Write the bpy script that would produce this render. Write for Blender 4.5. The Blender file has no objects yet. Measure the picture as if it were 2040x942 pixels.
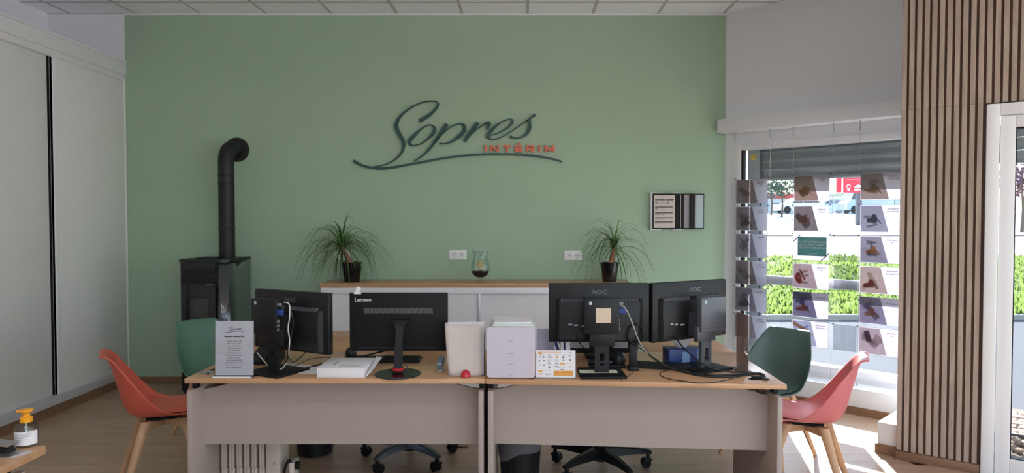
import bpy, bmesh, math, random
from mathutils import Vector, Matrix
random.seed(7)
R = math.radians
scn = bpy.context.scene
COL = scn.collection

# ---------------------------------------------------------------- camera, sky, sun, exposure
EYE = 1.55
FPX = 1360.0            # focal length in pixels of the 2040 px wide frame
CX, CY = 1042.0, 471.0
PITCH = math.atan(37 / 1360)
cam_d = bpy.data.cameras.new('camera')
cam_d.sensor_width = 36
cam_d.lens = 36 * FPX / 2040
cam_d.shift_x = -22 / 2040
cam_d.clip_end = 2000
cam = bpy.data.objects.new('camera', cam_d)
COL.objects.link(cam)
cam.location = (0, 0, EYE)
cam.rotation_euler = (math.pi / 2 - PITCH, 0, 0)
scn.camera = cam

SUN_EL, SUN_AZ = R(24), R(11.5)      # azimuth from +Y towards +X
world = bpy.data.worlds.new('sky')
scn.world = world
world.use_nodes = True
wn = world.node_tree.nodes
sky = wn.new('ShaderNodeTexSky')
sky.sky_type = 'NISHITA'
sky.sun_disc = False
sky.sun_elevation = R(36)
sky.sun_rotation = SUN_AZ
sky.dust_density = 0.6
sky.ozone_density = 1.0
wn['Background'].inputs[1].default_value = 0.40
world.node_tree.links.new(sky.outputs[0], wn['Background'].inputs[0])

sun_d = bpy.data.lights.new('sun', 'SUN')
sun_d.energy = 18.0
sun_d.angle = R(0.6)
sun_d.color = (1.0, 0.985, 0.955)
sun = bpy.data.objects.new('sun', sun_d)
COL.objects.link(sun)
sdir = Vector((math.cos(SUN_EL) * math.sin(SUN_AZ), math.cos(SUN_EL) * math.cos(SUN_AZ), math.sin(SUN_EL)))
sun.rotation_euler = sdir.to_track_quat('Z', 'Y').to_euler()
sun.location = (8, 30, 14)

vs = scn.view_settings
vs.view_transform = 'Standard'
vs.look = 'None'
vs.exposure = 0.70
vs.gamma = 1.0
vs.use_curve_mapping = False
FILL_STRENGTH = 7.0        # emission of unseen ceiling panels added to fill the room with light
scn.cycles.max_bounces = 14
scn.cycles.diffuse_bounces = 7
scn.cycles.transparent_max_bounces = 24
scn.cycles.sample_clamp_indirect = 6

# ---------------------------------------------------------------- picture -> place helpers
def ray(px, py):
    u = (px - CX) / FPX; v = (CY - py) / FPX
    return Vector((u, math.cos(PITCH) + v * math.sin(PITCH), -math.sin(PITCH) + v * math.cos(PITCH)))
def PZ(px, py, z):
    d = ray(px, py); t = (z - EYE) / d.z
    return Vector((d.x * t, d.y * t, z))
def PY(px, py, Y):
    d = ray(px, py); t = Y / d.y
    return Vector((d.x * t, Y, EYE + d.z * t))
def PL(px, py, o, ang, off=0.0):
    tx, ty = math.cos(ang), math.sin(ang); nx, ny = -ty, tx
    ox, oy = o[0] - nx * off, o[1] - ny * off
    d = ray(px, py); t = (ox * nx + oy * ny) / (d.x * nx + d.y * ny)
    return ((d.x * t - ox) * tx + (d.y * t - oy) * ty, EYE + d.z * t)

# ---------------------------------------------------------------- materials
def lin(c):
    return tuple(((x / 255) / 12.92 if x / 255 <= .04045 else ((x / 255 + .055) / 1.055) ** 2.4) for x in c) + (1,)
MATS = {}
def mat(name, rgb, rough=.5, metal=0.0, spec=.5, var=0.0, scale=40.0, bump=0.0, bscale=300.0, coat=0.0, rnd=0.0):
    if name in MATS: return MATS[name]
    m = bpy.data.materials.new(name); m.use_nodes = True
    nt = m.node_tree; b = nt.nodes['Principled BSDF']
    b.inputs['Base Color'].default_value = lin(rgb)
    b.inputs['Roughness'].default_value = rough
    b.inputs['Metallic'].default_value = metal
    b.inputs['Specular IOR Level'].default_value = spec
    b.inputs['Coat Weight'].default_value = coat
    tc = nt.nodes.new('ShaderNodeTexCoord')
    if var or rnd:
        hsv = nt.nodes.new('ShaderNodeHueSaturation')
        hsv.inputs['Color'].default_value = lin(rgb)
        mr = nt.nodes.new('ShaderNodeMapRange')
        n = nt.nodes.new('ShaderNodeTexNoise'); n.inputs['Scale'].default_value = scale
        n.inputs['Detail'].default_value = 4
        nt.links.new(tc.outputs['Object'], n.inputs['Vector'])
        nt.links.new(n.outputs['Fac'], mr.inputs['Value'])
        mr.inputs['From Min'].default_value = .3; mr.inputs['From Max'].default_value = .7
        mr.inputs['To Min'].default_value = 1 - var; mr.inputs['To Max'].default_value = 1 + var
        src = mr.outputs[0]
        if rnd:
            oi = nt.nodes.new('ShaderNodeObjectInfo')
            m2 = nt.nodes.new('ShaderNodeMapRange')
            m2.inputs['To Min'].default_value = 1 - rnd; m2.inputs['To Max'].default_value = 1 + rnd
            nt.links.new(oi.outputs['Random'], m2.inputs['Value'])
            mu = nt.nodes.new('ShaderNodeMath'); mu.operation = 'MULTIPLY'
            nt.links.new(src, mu.inputs[0]); nt.links.new(m2.outputs[0], mu.inputs[1])
            src = mu.outputs[0]
        nt.links.new(src, hsv.inputs['Value'])
        nt.links.new(hsv.outputs[0], b.inputs['Base Color'])
    if bump:
        n2 = nt.nodes.new('ShaderNodeTexNoise'); n2.inputs['Scale'].default_value = bscale
        n2.inputs['Detail'].default_value = 3
        bp = nt.nodes.new('ShaderNodeBump'); bp.inputs['Strength'].default_value = bump
        bp.inputs['Distance'].default_value = .002
        nt.links.new(tc.outputs['Object'], n2.inputs['Vector'])
        nt.links.new(n2.outputs['Fac'], bp.inputs['Height'])
        nt.links.new(bp.outputs[0], b.inputs['Normal'])
    MATS[name] = m
    return m
def wood(name, c1, c2, axis=0, rough=.45, stretch=14.0, rnd=0.0, scale=1.6):
    if name in MATS: return MATS[name]
    m = bpy.data.materials.new(name); m.use_nodes = True
    nt = m.node_tree; b = nt.nodes['Principled BSDF']; L = nt.links
    tc = nt.nodes.new('ShaderNodeTexCoord'); mp = nt.nodes.new('ShaderNodeMapping')
    s = [stretch, stretch, stretch]; s[axis] = 1.0
    mp.inputs['Scale'].default_value = s
    L.new(tc.outputs['Object'], mp.inputs['Vector'])
    if rnd:
        oi = nt.nodes.new('ShaderNodeObjectInfo')
        cb = nt.nodes.new('ShaderNodeCombineXYZ'); mm = nt.nodes.new('ShaderNodeMath'); mm.operation = 'MULTIPLY'
        mm.inputs[1].default_value = 57.0
        L.new(oi.outputs['Random'], mm.inputs[0])
        for k in range(3): L.new(mm.outputs[0], cb.inputs[k])
        L.new(cb.outputs[0], mp.inputs['Location'])
    n = nt.nodes.new('ShaderNodeTexNoise'); n.inputs['Scale'].default_value = scale; n.inputs['Detail'].default_value = 7
    n.inputs['Roughness'].default_value = .62; n.inputs['Distortion'].default_value = .7
    L.new(mp.outputs[0], n.inputs['Vector'])
    cr = nt.nodes.new('ShaderNodeValToRGB')
    cr.color_ramp.elements[0].position = .32; cr.color_ramp.elements[0].color = lin(c2)
    cr.color_ramp.elements[1].position = .68; cr.color_ramp.elements[1].color = lin(c1)
    L.new(n.outputs['Fac'], cr.inputs[0])
    out = cr.outputs[0]
    if rnd:
        hs = nt.nodes.new('ShaderNodeHueSaturation'); mr = nt.nodes.new('ShaderNodeMapRange')
        mr.inputs['To Min'].default_value = 1 - rnd; mr.inputs['To Max'].default_value = 1 + rnd
        L.new(oi.outputs['Random'], mr.inputs['Value']); L.new(mr.outputs[0], hs.inputs['Value']); L.new(out, hs.inputs['Color'])
        out = hs.outputs[0]
    L.new(out, b.inputs['Base Color'])
    b.inputs['Roughness'].default_value = rough
    bp = nt.nodes.new('ShaderNodeBump'); bp.inputs['Strength'].default_value = .12; bp.inputs['Distance'].default_value = .001
    L.new(n.outputs['Fac'], bp.inputs['Height']); L.new(bp.outputs[0], b.inputs['Normal'])
    MATS[name] = m
    return m
def glass(name, tint=(255, 255, 255), gloss=.06, rough=.02):
    if name in MATS: return MATS[name]
    m = bpy.data.materials.new(name); m.use_nodes = True
    nt = m.node_tree; nt.nodes.remove(nt.nodes['Principled BSDF'])
    o = nt.nodes['Material Output']
    t = nt.nodes.new('ShaderNodeBsdfTransparent'); t.inputs[0].default_value = lin(tint)
    g = nt.nodes.new('ShaderNodeBsdfGlossy'); g.inputs['Roughness'].default_value = rough
    mx = nt.nodes.new('ShaderNodeMixShader')
    fr = nt.nodes.new('ShaderNodeLayerWeight'); fr.inputs[0].default_value = .25
    mr = nt.nodes.new('ShaderNodeMapRange'); mr.inputs['To Min'].default_value = gloss; mr.inputs['To Max'].default_value = .75
    pw = nt.nodes.new('ShaderNodeMath'); pw.operation = 'POWER'; pw.inputs[1].default_value = 3.0
    nt.links.new(fr.outputs['Facing'], pw.inputs[0]); nt.links.new(pw.outputs[0], mr.inputs['Value'])
    nt.links.new(mr.outputs[0], mx.inputs[0]); nt.links.new(t.outputs[0], mx.inputs[1]); nt.links.new(g.outputs[0], mx.inputs[2])
    nt.links.new(mx.outputs[0], o.inputs[0])
    MATS[name] = m
    return m
def thin(name, rgb, trans=.5, clear=0.0):
    """paper: part diffuse, part light let through"""
    if name in MATS: return MATS[name]
    m = bpy.data.materials.new(name); m.use_nodes = True
    nt = m.node_tree; nt.nodes.remove(nt.nodes['Principled BSDF'])
    o = nt.nodes['Material Output']
    d = nt.nodes.new('ShaderNodeBsdfDiffuse'); d.inputs[0].default_value = lin(rgb)
    t = nt.nodes.new('ShaderNodeBsdfTranslucent'); t.inputs[0].default_value = lin(rgb)
    mx = nt.nodes.new('ShaderNodeMixShader'); mx.inputs[0].default_value = trans
    nt.links.new(d.outputs[0], mx.inputs[1]); nt.links.new(t.outputs[0], mx.inputs[2])
    last = mx.outputs[0]
    if clear:
        tr = nt.nodes.new('ShaderNodeBsdfTransparent'); tr.inputs[0].default_value = lin(rgb)
        m2 = nt.nodes.new('ShaderNodeMixShader'); m2.inputs[0].default_value = clear
        nt.links.new(last, m2.inputs[1]); nt.links.new(tr.outputs[0], m2.inputs[2]); last = m2.outputs[0]
    nt.links.new(last, o.inputs[0])
    MATS[name] = m
    return m
def emit(name, rgb, s):
    m = bpy.data.materials.new(name); m.use_nodes = True
    nt = m.node_tree; nt.nodes.remove(nt.nodes['Principled BSDF'])
    e = nt.nodes.new('ShaderNodeEmission'); e.inputs[0].default_value = lin(rgb); e.inputs[1].default_value = s
    nt.links.new(e.outputs[0], nt.nodes['Material Output'].inputs[0])
    return m

GREEN = mat('green wall paint', (161, 185, 159), .75, var=.02, scale=2.5, bump=.25, bscale=260)
WHITE_WALL = mat('white wall paint', (228, 229, 233), .8, bump=.15, bscale=260)
WHITE = mat('white laminate', (230, 229, 231), .4, bump=.05, bscale=500)
WHITE_GREY = mat('warm white panel', (168, 152, 143), .55, bump=.2, bscale=500)
PVC = mat('white frame', (236, 236, 238), .35)
TILE = mat('ceiling tile', (246, 248, 252), .9, bump=.3, bscale=350, rnd=.012, var=.01)
TBAR = mat('ceiling grid metal', (190, 188, 190), .5)
ALU = mat('aluminium', (200, 200, 203), .35, .6)
STEEL = mat('brushed steel', (185, 185, 188), .3, .9)
GREYMETAL = mat('grey painted metal', (158, 164, 170), .45)
SHUT = mat('grey shutter', (138, 144, 148), .45, .2)
FLOORW = wood('floor planks', (188, 161, 136), (163, 136, 113), 0, .38, 11, .05)
DESKW = wood('oak desk top', (205, 160, 121), (181, 136, 98), 0, .32, 16)
SKIRT = wood('skirting wood', (140, 106, 80), (118, 88, 66), 0, .5, 16)
SLATW = wood('slat oak', (182, 165, 152), (153, 134, 122), 2, .55, 9, .05, 2.6)
SLATB = mat('slat backing felt', (86, 64, 53), .9)
BEECH = wood('beech leg', (200, 158, 120), (182, 138, 102), 2, .45, 12)
BLACK = mat('black plastic', (20, 19, 21), .45, spec=.35)
BLACKM = mat('matte black plastic', (15, 15, 17), .6, spec=.3)
GLOSSB = mat('gloss black', (10, 11, 12), .12, coat=.4)
STOVEB = mat('stove black steel', (20, 22, 22), .35)
STOVEG = mat('stove glossy side', (40, 46, 50), .2, .0, .9, coat=.9)
RUBBER = mat('cable rubber', (14, 13, 14), .5)
WCABLE = mat('white cable', (215, 212, 208), .5)
PAPER = mat('paper', (228, 224, 226), .8)
PAPER2 = mat('warm paper', (206, 194, 187), .8, var=.03, scale=12)
INK = mat('dark ink', (62, 58, 62), .8)
INKG = mat('grey ink', (120, 115, 118), .8)
LILAC = mat('lilac plastic', (203, 193, 202), .45)
ORANGE = mat('orange print', (228, 160, 80), .7)
SIGNGREEN = mat('dark green sign face', (38, 74, 70), .45)
SIGNORANGE = mat('orange sign face', (226, 104, 78), .45)
RED = mat('red plastic', (190, 30, 48), .25)
CLEAR = glass('window glass', (252, 254, 254), .03)
ACRYL = glass('clear acrylic', (243, 244, 246), .05)
BOTTLE = glass('clear bottle', (228, 232, 232), .08, .05)
SALMON = mat('coral chair plastic', (202, 90, 72), .42)
CORAL_HAZE = mat('coral chair plastic with haze', (204, 112, 114), .42)  # coral plastic with the backlight haze mixed into its colour
SAGE = mat('sage green chair plastic', (84, 124, 104), .42)
DARKG = mat('dark green chair plastic', (80, 104, 98), .35)
LEAF = mat('palm leaf', (58, 92, 44), .5, var=.25, scale=9)
LEAF2 = mat('pale palm leaf', (118, 152, 84), .5, var=.2, scale=9)
TRUNK = mat('palm trunk', (150, 108, 82), .8, var=.15, scale=30)
BLUE = mat('blue port', (44, 62, 140), .5)
YELLOW = mat('yellow sticker', (222, 196, 70), .6)

# ---------------------------------------------------------------- mesh helpers
def smooth_pts(pts, n=6, closed=False):
    pts = [Vector(p) for p in pts]
    out = []
    N = len(pts)
    rng = range(N if closed else N - 1)
    for i in rng:
        if closed: p0, p1, p2, p3 = pts[i - 1], pts[i], pts[(i + 1) % N], pts[(i + 2) % N]
        else: p0, p1, p2, p3 = pts[max(i - 1, 0)], pts[i], pts[i + 1], pts[min(i + 2, N - 1)]
        for k in range(n):
            t = k / n
            out.append(.5 * ((2 * p1) + (p2 - p0) * t + (2 * p0 - 5 * p1 + 4 * p2 - p3) * t * t + (3 * p1 - p0 - 3 * p2 + p3) * t ** 3))
    if not closed: out.append(pts[-1])
    return out
class MB:
    def __init__(s): s.bm = bmesh.new()
    def box(s, x0, x1, y0, y1, z0, z1, bev=0.0, mi=0, M=None, seg=2):
        r = bmesh.ops.create_cube(s.bm, size=1)
        for v in r['verts']:
            v.co = Vector(((x0 + x1) / 2 + v.co.x * (x1 - x0), (y0 + y1) / 2 + v.co.y * (y1 - y0), (z0 + z1) / 2 + v.co.z * (z1 - z0)))
        vs_ = r['verts']
        fs = {f for v in vs_ for f in v.link_faces}
        if bev:
            es = list({e for v in vs_ for e in v.link_edges})
            rr = bmesh.ops.bevel(s.bm, geom=es, offset=bev, segments=seg, affect='EDGES', profile=.5)
            fs = set(rr['faces']) | {f for f in fs if f.is_valid}
            vs_ = list({v for f in fs for v in f.verts})
        for f in fs: f.material_index = mi
        if M is not None:
            for v in vs_: v.co = M @ v.co
        return s
    def ring(s, pts): return [s.bm.verts.new(p) for p in pts]
    def face(s, vs_, mi=0):
        try:
            f = s.bm.faces.new(vs_); f.material_index = mi; return f
        except ValueError: return None
    def quad(s, pts, mi=0): s.face(s.ring([Vector(p) for p in pts]), mi); return s
    def tube(s, pts, r, n=8, mi=0, cap=True, closed=False):
        pts = [Vector(p) for p in pts]
        rings = []; prev = None; N = len(pts)
        for i, p in enumerate(pts):
            a = pts[i - 1] if (i or closed) else p
            b = pts[(i + 1) % N] if (i < N - 1 or closed) else p
            t = (b - a).normalized() if (b - a).length > 1e-9 else Vector((0, 0, 1))
            if prev is None:
                up = Vector((0, 0, 1)) if abs(t.z) < .9 else Vector((1, 0, 0))
                x = t.cross(up).normalized()
            else:
                x = (prev - t * prev.dot(t)).normalized()
            prev = x; y = t.cross(x)
            rr = r[i] if isinstance(r, (list, tuple)) else r
            rings.append(s.ring([p + (x * math.cos(2 * math.pi * k / n) + y * math.sin(2 * math.pi * k / n)) * rr for k in range(n)]))
        for i in range(N if closed else N - 1):
            A, B = rings[i], rings[(i + 1) % N]
            for k in range(n): s.face([A[k], A[(k + 1) % n], B[(k + 1) % n], B[k]], mi)
        if cap and not closed:
            s.face(rings[0][::-1], mi); s.face(rings[-1], mi)
        return s
    def lathe(s, prof, n=24, mi=0, c=(0, 0, 0), cap=True, axis='z'):
        c = Vector(c); rings = []
        for r, z in prof:
            row = []
            for k in range(n):
                a = 2 * math.pi * k / n
                p = Vector((r * math.cos(a), r * math.sin(a), z))
                if axis == 'y': p = Vector((p.x, p.z, p.y))
                row.append(c + p)
            rings.append(s.ring(row))
        for A, B in zip(rings, rings[1:]):
            for k in range(n): s.face([A[k], A[(k + 1) % n], B[(k + 1) % n], B[k]], mi)
        if cap:
            s.face(rings[0][::-1], mi); s.face(rings[-1], mi)
        return s
    def prism(s, poly, ext, mi=0):
        """poly: 3-D points, extruded by the vector ext"""
        ext = Vector(ext)
        A = s.ring([Vector(p) for p in poly]); B = s.ring([Vector(p) + ext for p in poly])
        n = len(poly)
        for k in range(n): s.face([A[k], A[(k + 1) % n], B[(k + 1) % n], B[k]], mi)
        fa = s.face(A[::-1], mi); fb = s.face(B, mi)
        return s
    def ribbon(s, pts, ws, y0, y1, f, mi=0, closed=False):
        """stroke of varying width in a plane; f maps (x, z, y) to a point"""
        N = len(pts); rows = []
        for i in range(N):
            a = pts[i - 1] if (i or closed) else pts[i]
            b = pts[(i + 1) % N] if (i < N - 1 or closed) else pts[i]
            dx, dz = b[0] - a[0], b[1] - a[1]; l = math.hypot(dx, dz) or 1
            nx, nz = -dz / l, dx / l; w = ws[i] / 2
            L = (pts[i][0] + nx * w, pts[i][1] + nz * w); Q = (pts[i][0] - nx * w, pts[i][1] - nz * w)
            rows.append(s.ring([f(L[0], L[1], y0), f(Q[0], Q[1], y0), f(Q[0], Q[1], y1), f(L[0], L[1], y1)]))
        for i in range(N if closed else N - 1):
            A, B = rows[i], rows[(i + 1) % N]
            for k in range(4): s.face([A[k], A[(k + 1) % 4], B[(k + 1) % 4], B[k]], mi)
        if not closed: s.face(rows[0][::-1], mi); s.face(rows[-1], mi)
        return s
    def grid(s, fn, nu, nv, mi=0):
        V = [[s.bm.verts.new(fn(i / nu, j / nv)) for i in range(nu + 1)] for j in range(nv + 1)]
        for j in range(nv):
            for i in range(nu): s.face([V[j][i], V[j][i + 1], V[j + 1][i + 1], V[j + 1][i]], mi)
        return s
    def build(s, name, mats, parent=None, M=None, smooth=35, recalc=True):
        if recalc: bmesh.ops.recalc_face_normals(s.bm, faces=s.bm.faces[:])
        me = bpy.data.meshes.new(name); s.bm.to_mesh(me); s.bm.free()
        for m in (mats if isinstance(mats, (list, tuple)) else [mats]): me.materials.append(m)
        if smooth:
            me.polygons.foreach_set('use_smooth', [True] * len(me.polygons))
            me.set_sharp_from_angle(angle=R(smooth))
        return put(name, me, parent, M)
def put(name, me, parent=None, M=None):
    o = bpy.data.objects.new(name, me); COL.objects.link(o)
    if parent is not None: o.parent = parent
    if M is not None: o.matrix_local = M
    return o
def tag(o, label, cat, group=None, kind=None):
    o['label'] = label; o['category'] = cat
    if group: o['group'] = group
    if kind: o['kind'] = kind
    return o
def thing(name, label, cat, loc=(0, 0, 0), rz=0.0, group=None):
    o = bpy.data.objects.new(name, None); COL.objects.link(o)
    o.location = loc; o.rotation_euler = (0, 0, rz); o.empty_display_size = .1
    return tag(o, label, cat, group)
def dup(root, loc, rz, label, group=None):
    r = root.copy(); COL.objects.link(r); r.location = loc; r.rotation_euler = (0, 0, rz); r['label'] = label
    if group: r['group'] = group
    for ch in list(root.children):
        c = ch.copy(); COL.objects.link(c); c.parent = r
        for g in list(ch.children):
            d = g.copy(); COL.objects.link(d); d.parent = c
    return r
def boxpart(name, dims, m, parent=None, bev=0.0, M=None):
    return MB().box(*dims, bev=bev).build(name, m, parent, M)
FACE = Matrix.Rotation(math.pi / 2, 4, 'X')       # text plane -> upright, facing -y
def text(name, body, size, m, parent, loc, align='CENTER', ext=.0004, sx=1.0, bold=0.0, mirror=False, M=None, spacing=1.0, line=1.0, res=2):
    cu = bpy.data.curves.new('lettering', 'FONT'); cu.body = body; cu.size = size; cu.extrude = ext
    cu.align_x = align; cu.align_y = 'CENTER'; cu.resolution_u = res; cu.offset = bold; cu.space_character = spacing; cu.space_line = line
    o = bpy.data.objects.new('lettering', cu); COL.objects.link(o)
    bpy.context.view_layer.update()
    me = bpy.data.meshes.new_from_object(o.evaluated_get(bpy.context.evaluated_depsgraph_get()))
    bpy.data.objects.remove(o); bpy.data.curves.remove(cu)
    me.materials.clear(); me.materials.append(m)
    S = Matrix.Diagonal((sx * (-1 if mirror else 1), 1, 1, 1))
    me.transform(S)
    if mirror: me.flip_normals()
    return put(name, me, parent, Matrix.Translation(loc) @ (M if M is not None else FACE))
def struct(o, label=None, cat=None):
    o['kind'] = 'structure'
    if label: o['label'] = label
    if cat: o['category'] = cat
    return o

# ================================================================ THE ROOM
YB = 6.37; XL = -3.69; XR = 1.882; ZC = 3.435
WA, SA = R(-45), R(-36.5)                   # window wall, slatted wall
WO = (XR, YB); SO = (2.404, 4.36)
XE, YE = 5.62, -3.0                         # right and rear limits of the room
sd = Vector((math.cos(SA), math.sin(SA)))
SEND = (SO[0] + sd.x * 4.0, SO[1] + sd.y * 4.0)

# floor with planks
fl = struct(MB().prism([(x, y, -.1) for x, y in ((-4.5, -3.1), (5.7, -3.1), (5.7, 1.99), (2.46, 4.44), (3.17, 5.15), (1.95, 6.39), (-4.5, 6.39))], (0, 0, .088)).build('floor', SKIRT, smooth=0), 'oak laminate floor in long planks', 'floor')
bpy.context.view_layer.update()
pw, plen = .193, 1.29
me = None
def x_limit(y):
    if y > 5.104: return 8.28 - y
    if y > 4.36: return y - 1.92
    return 2.44 + (4.36 - y) * 1.354
j = 0
y = YB
pm = {}
while y > 1.4:
    off = (j * .47) % plen
    x = -4.45 - off
    while x < 4.6:
        x0, x1 = max(x, -4.45), min(x + plen, 4.6, x_limit(y - pw / 2))
        if x1 - x0 > .05:
            key = round(x1 - x0, 3)
            if key not in pm:
                pm[key] = MB().box(0, x1 - x0 - .0016, 0, pw - .0016, -.012, 0).build('plank', FLOORW, fl, smooth=0)
                o = pm[key]
            else:
                o = put('plank', pm[key].data, fl)
            o.location = (x0, y - pw, 0)
        x += plen
    y -= pw; j += 1
MB().box(-4.45, 5.65, -3.05, y + pw - pw, -.012, 0).build('plank', FLOORW, fl, smooth=0)

# ceiling: mineral tiles in a metal grid
ce = struct(MB().box(-4.5, 5.7, -3.1, YB + .1, ZC + .03, ZC + .12).build('ceiling', WHITE_WALL, smooth=0), 'suspended ceiling of white square tiles', 'ceiling')
tx0 = -.562 - .604 * 7
ty = [YB]
yy = 6.03
while yy > -3.0:
    ty.append(yy); yy -= .604
ty.append(-3.0)
tm = {}
fill_light = emit('led diffuser', (240, 247, 255), FILL_STRENGTH)
panel_slots = {(5, 9), (8, 9), (11, 9), (5, 12), (8, 12), (11, 12), (5, 14), (8, 14)}  # tile slots given to the added fill panels, out of view
for j in range(len(ty) - 1):
    d = ty[j] - ty[j + 1]
    for i in range(17):
        xa = tx0 + .604 * i; xb = xa + .604
        if xa > 5.6 or xa + ty[j + 1] > 8.3: continue
        if xa - XE > 0: continue
        if (i, j) in panel_slots and d > .6:
            lp = thing('added_fill_panel', 'added square fill light in the ceiling, %s row, %s of its row' % ({9: 'nearest', 12: 'middle', 14: 'rearmost'}[j], {5: 'left', 8: 'middle one', 11: 'right'}[i]), 'lamp', (xa + .302, ty[j + 1] + .302, ZC), 0, 'added fill lights behind the viewer')
            MB().box(-.285, .285, -.285, .285, -.002, .004).build('diffuser', fill_light, lp, smooth=0)
            f = MB()
            for a in ((-.29, .29, -.29, -.285), (-.29, .29, .285, .29), (-.29, -.285, -.29, .29), (.285, .29, -.29, .29)):
                f.box(*a, -.004, .006)
            f.build('fill_panel_frame', PVC, lp, smooth=0)
            continue
        key = round(d, 3)
        if key not in tm:
            tm[key] = MB().box(.010, .594, .010, d - .010, .004, .02).build('ceiling_tile', TILE, ce, smooth=0); o = tm[key]
        else: o = put('ceiling_tile', tm[key].data, ce)
        o.location = (xa, ty[j + 1], ZC)
for i in range(18):
    xa = tx0 + .604 * i
    if xa < 5.6: boxpart('grid_bar', (xa - .012, xa + .012, -3.0, min(YB, 8.2 - xa), ZC, ZC + .03), TBAR, ce)
for yv in ty: boxpart('grid_bar', (-4.4, min(5.6, 8.25 - yv), yv - .012, min(yv + .012, YB), ZC + .0005, ZC + .03), TBAR, ce)

# back wall
wb = struct(MB().box(XL, XR + .0, YB, YB + .2, 0, ZC + .03).build('wall_back', GREEN, smooth=0), 'sage green painted wall carrying the lettering', 'wall')
struct(MB().box(-4.5, XL, YB, YB + .2, 0, ZC + .03).build('wall_left', WHITE_WALL, smooth=0), 'white wall end above the sliding wardrobe', 'wall')
struct(MB().box(-4.6, -4.4, -3.1, YB, 0, ZC + .03).build('wall_side', WHITE_WALL, smooth=0), 'white side wall behind the wardrobe', 'wall')
struct(MB().box(XL, XR, YB - .014, YB, ZC - .012, ZC).build('trim_1', PVC, smooth=0), 'thin white edge strip between green wall and ceiling', 'trim')
struct(MB().box(XL + .03, XR, YB - .014, YB, 0, .062, bev=.003).build('baseboard_back', SKIRT, smooth=0), 'brown wooden baseboard at the foot of the green wall', 'baseboard')

# window wall: local x along the wall, local y outwards
wr = thing('wall_right', 'white angled wall around the shop window', 'wall', (WO[0], WO[1], 0), WA); struct(wr)
SW = 1.95                                    # window runs behind the slatted wall
m = MB()
m.box(-.3, .105, 0, .14, 0, ZC + .03)
m.box(.105, SW, 0, .14, 2.22, ZC + .03)
m.box(.105, SW, 0, .14, 0, .247)
m.build('wall_panel', WHITE_WALL, wr, smooth=0)
struct(MB().box(-.004, 1.9, -.15, 0, 2.326, 2.45, bev=.006).build('trim_2', WHITE_WALL, None, Matrix.Translation((*WO, 0)) @ Matrix.Rotation(WA, 4, 'Z')), 'white boxed pelmet above the shop window', 'trim')
struct(MB().box(.19, 1.9, -.2, 0, 0, .205, bev=.004).build('trim_3', WHITE_WALL, None, Matrix.Translation((*WO, 0)) @ Matrix.Rotation(WA, 4, 'Z')), 'low white boxed ledge under the shop window', 'trim')
struct(MB().box(.205, 1.9, -.212, -.2, 0, .062).build('baseboard_right', SKIRT, None, Matrix.Translation((*WO, 0)) @ Matrix.Rotation(WA, 4, 'Z'), smooth=0), 'brown wooden baseboard under the window ledge', 'baseboard')
win = thing('window_1', 'shop window with half lowered grey roller shutter', 'window', (WO[0], WO[1], 0), WA); struct(win)
f = MB()
f.box(.105, .16, -.012, .10, .247, 2.22, bev=.003)
f.box(.16, SW, -.012, .10, 2.165, 2.22, bev=.003)
f.box(.16, SW, -.012, .10, .247, .305, bev=.003)
f.build('window_frame', PVC, win)
MB().box(.16, .175, .0, .06, .305, 2.165).build('gasket', BLACKM, win, smooth=0)
MB().box(.175, SW, .035, .041, .305, 2.165).build('pane', CLEAR, win, smooth=0)
MB().box(.16, SW, .052, .085, .955, 1.035, bev=.004).build('transom', ALU, win)
MB().box(.185, .30, .075, .12, .15, 2.19, bev=.003).build('guide_rail', GREYMETAL, win)
MB().box(.30, .318, .075, .12, .15, 2.19).build('guide_slot', mat('dark guide slot', (90, 96, 102), .5), win, smooth=0)
for k in range(5):
    z0 = 1.902 + k * .078
    prof = [(.085, z0), (.085, z0 + .012), (.098, z0 + .02), (.106, z0 + .04), (.098, z0 + .062), (.085, z0 + .07), (.085, z0 + .076), (.118, z0 + .076), (.118, z0)]
    mm = MB().prism([(.318, a, b) for a, b in prof], (SW - .318, 0, 0))
    mm.build('shutter_slat', SHUT, win, smooth=50)
MB().box(.318, SW, .08, .122, 1.885, 1.903, bev=.003).build('shutter_rail', GREYMETAL, win)
s_, z_ = PL(1501, 313, WO, WA, -.074)
st = MB().lathe([(.001, -.001), (.03, -.001), (.03, 0), (.001, 0)], 20, 0, (s_, .0745, z_), axis='y').build('sticker', YELLOW, win)
st['label'] = 'round yellow safety sticker with two black marks'
for dx, dz, w in ((-.012, 0, .006), (.012, .004, .005)):
    MB().tube([(s_ + dx - .004, .073, z_ + dz - .006), (s_ + dx + w * .6, .073, z_ + dz + .006)], .0032, 6).build('sticker_mark', INK, st, st.matrix_local.inverted())
# jog wall from window wall to the slatted wall, and its low ledge
jl = .744 * math.sqrt(2)
JM = Matrix.Translation((SO[0], SO[1], 0)) @ Matrix.Rotation(R(45), 4, 'Z')      # local x runs back to the window wall
struct(MB().box(.06, jl, -.16, -.02, 0, ZC + .03).build('wall_corner', WHITE_WALL, None, JM, smooth=0), 'white return wall between window and slatted wall', 'wall')
BM = Matrix.Translation((2.345, 4.478, 0)) @ Matrix.Rotation(R(45), 4, 'Z')
struct(MB().box(0.0, .72, -.30, 0.0, 0, .205, bev=.004).build('trim_4', WHITE, None, BM), 'low white boxed step beside the slatted wall', 'trim')
struct(MB().box(-.012, 0, -.30, .012, 0, .062).box(0, .72, 0, .012, 0, .062).build('trim_5', SKIRT, None, BM, smooth=0), 'brown wooden plinth strip around the white step', 'trim')

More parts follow.
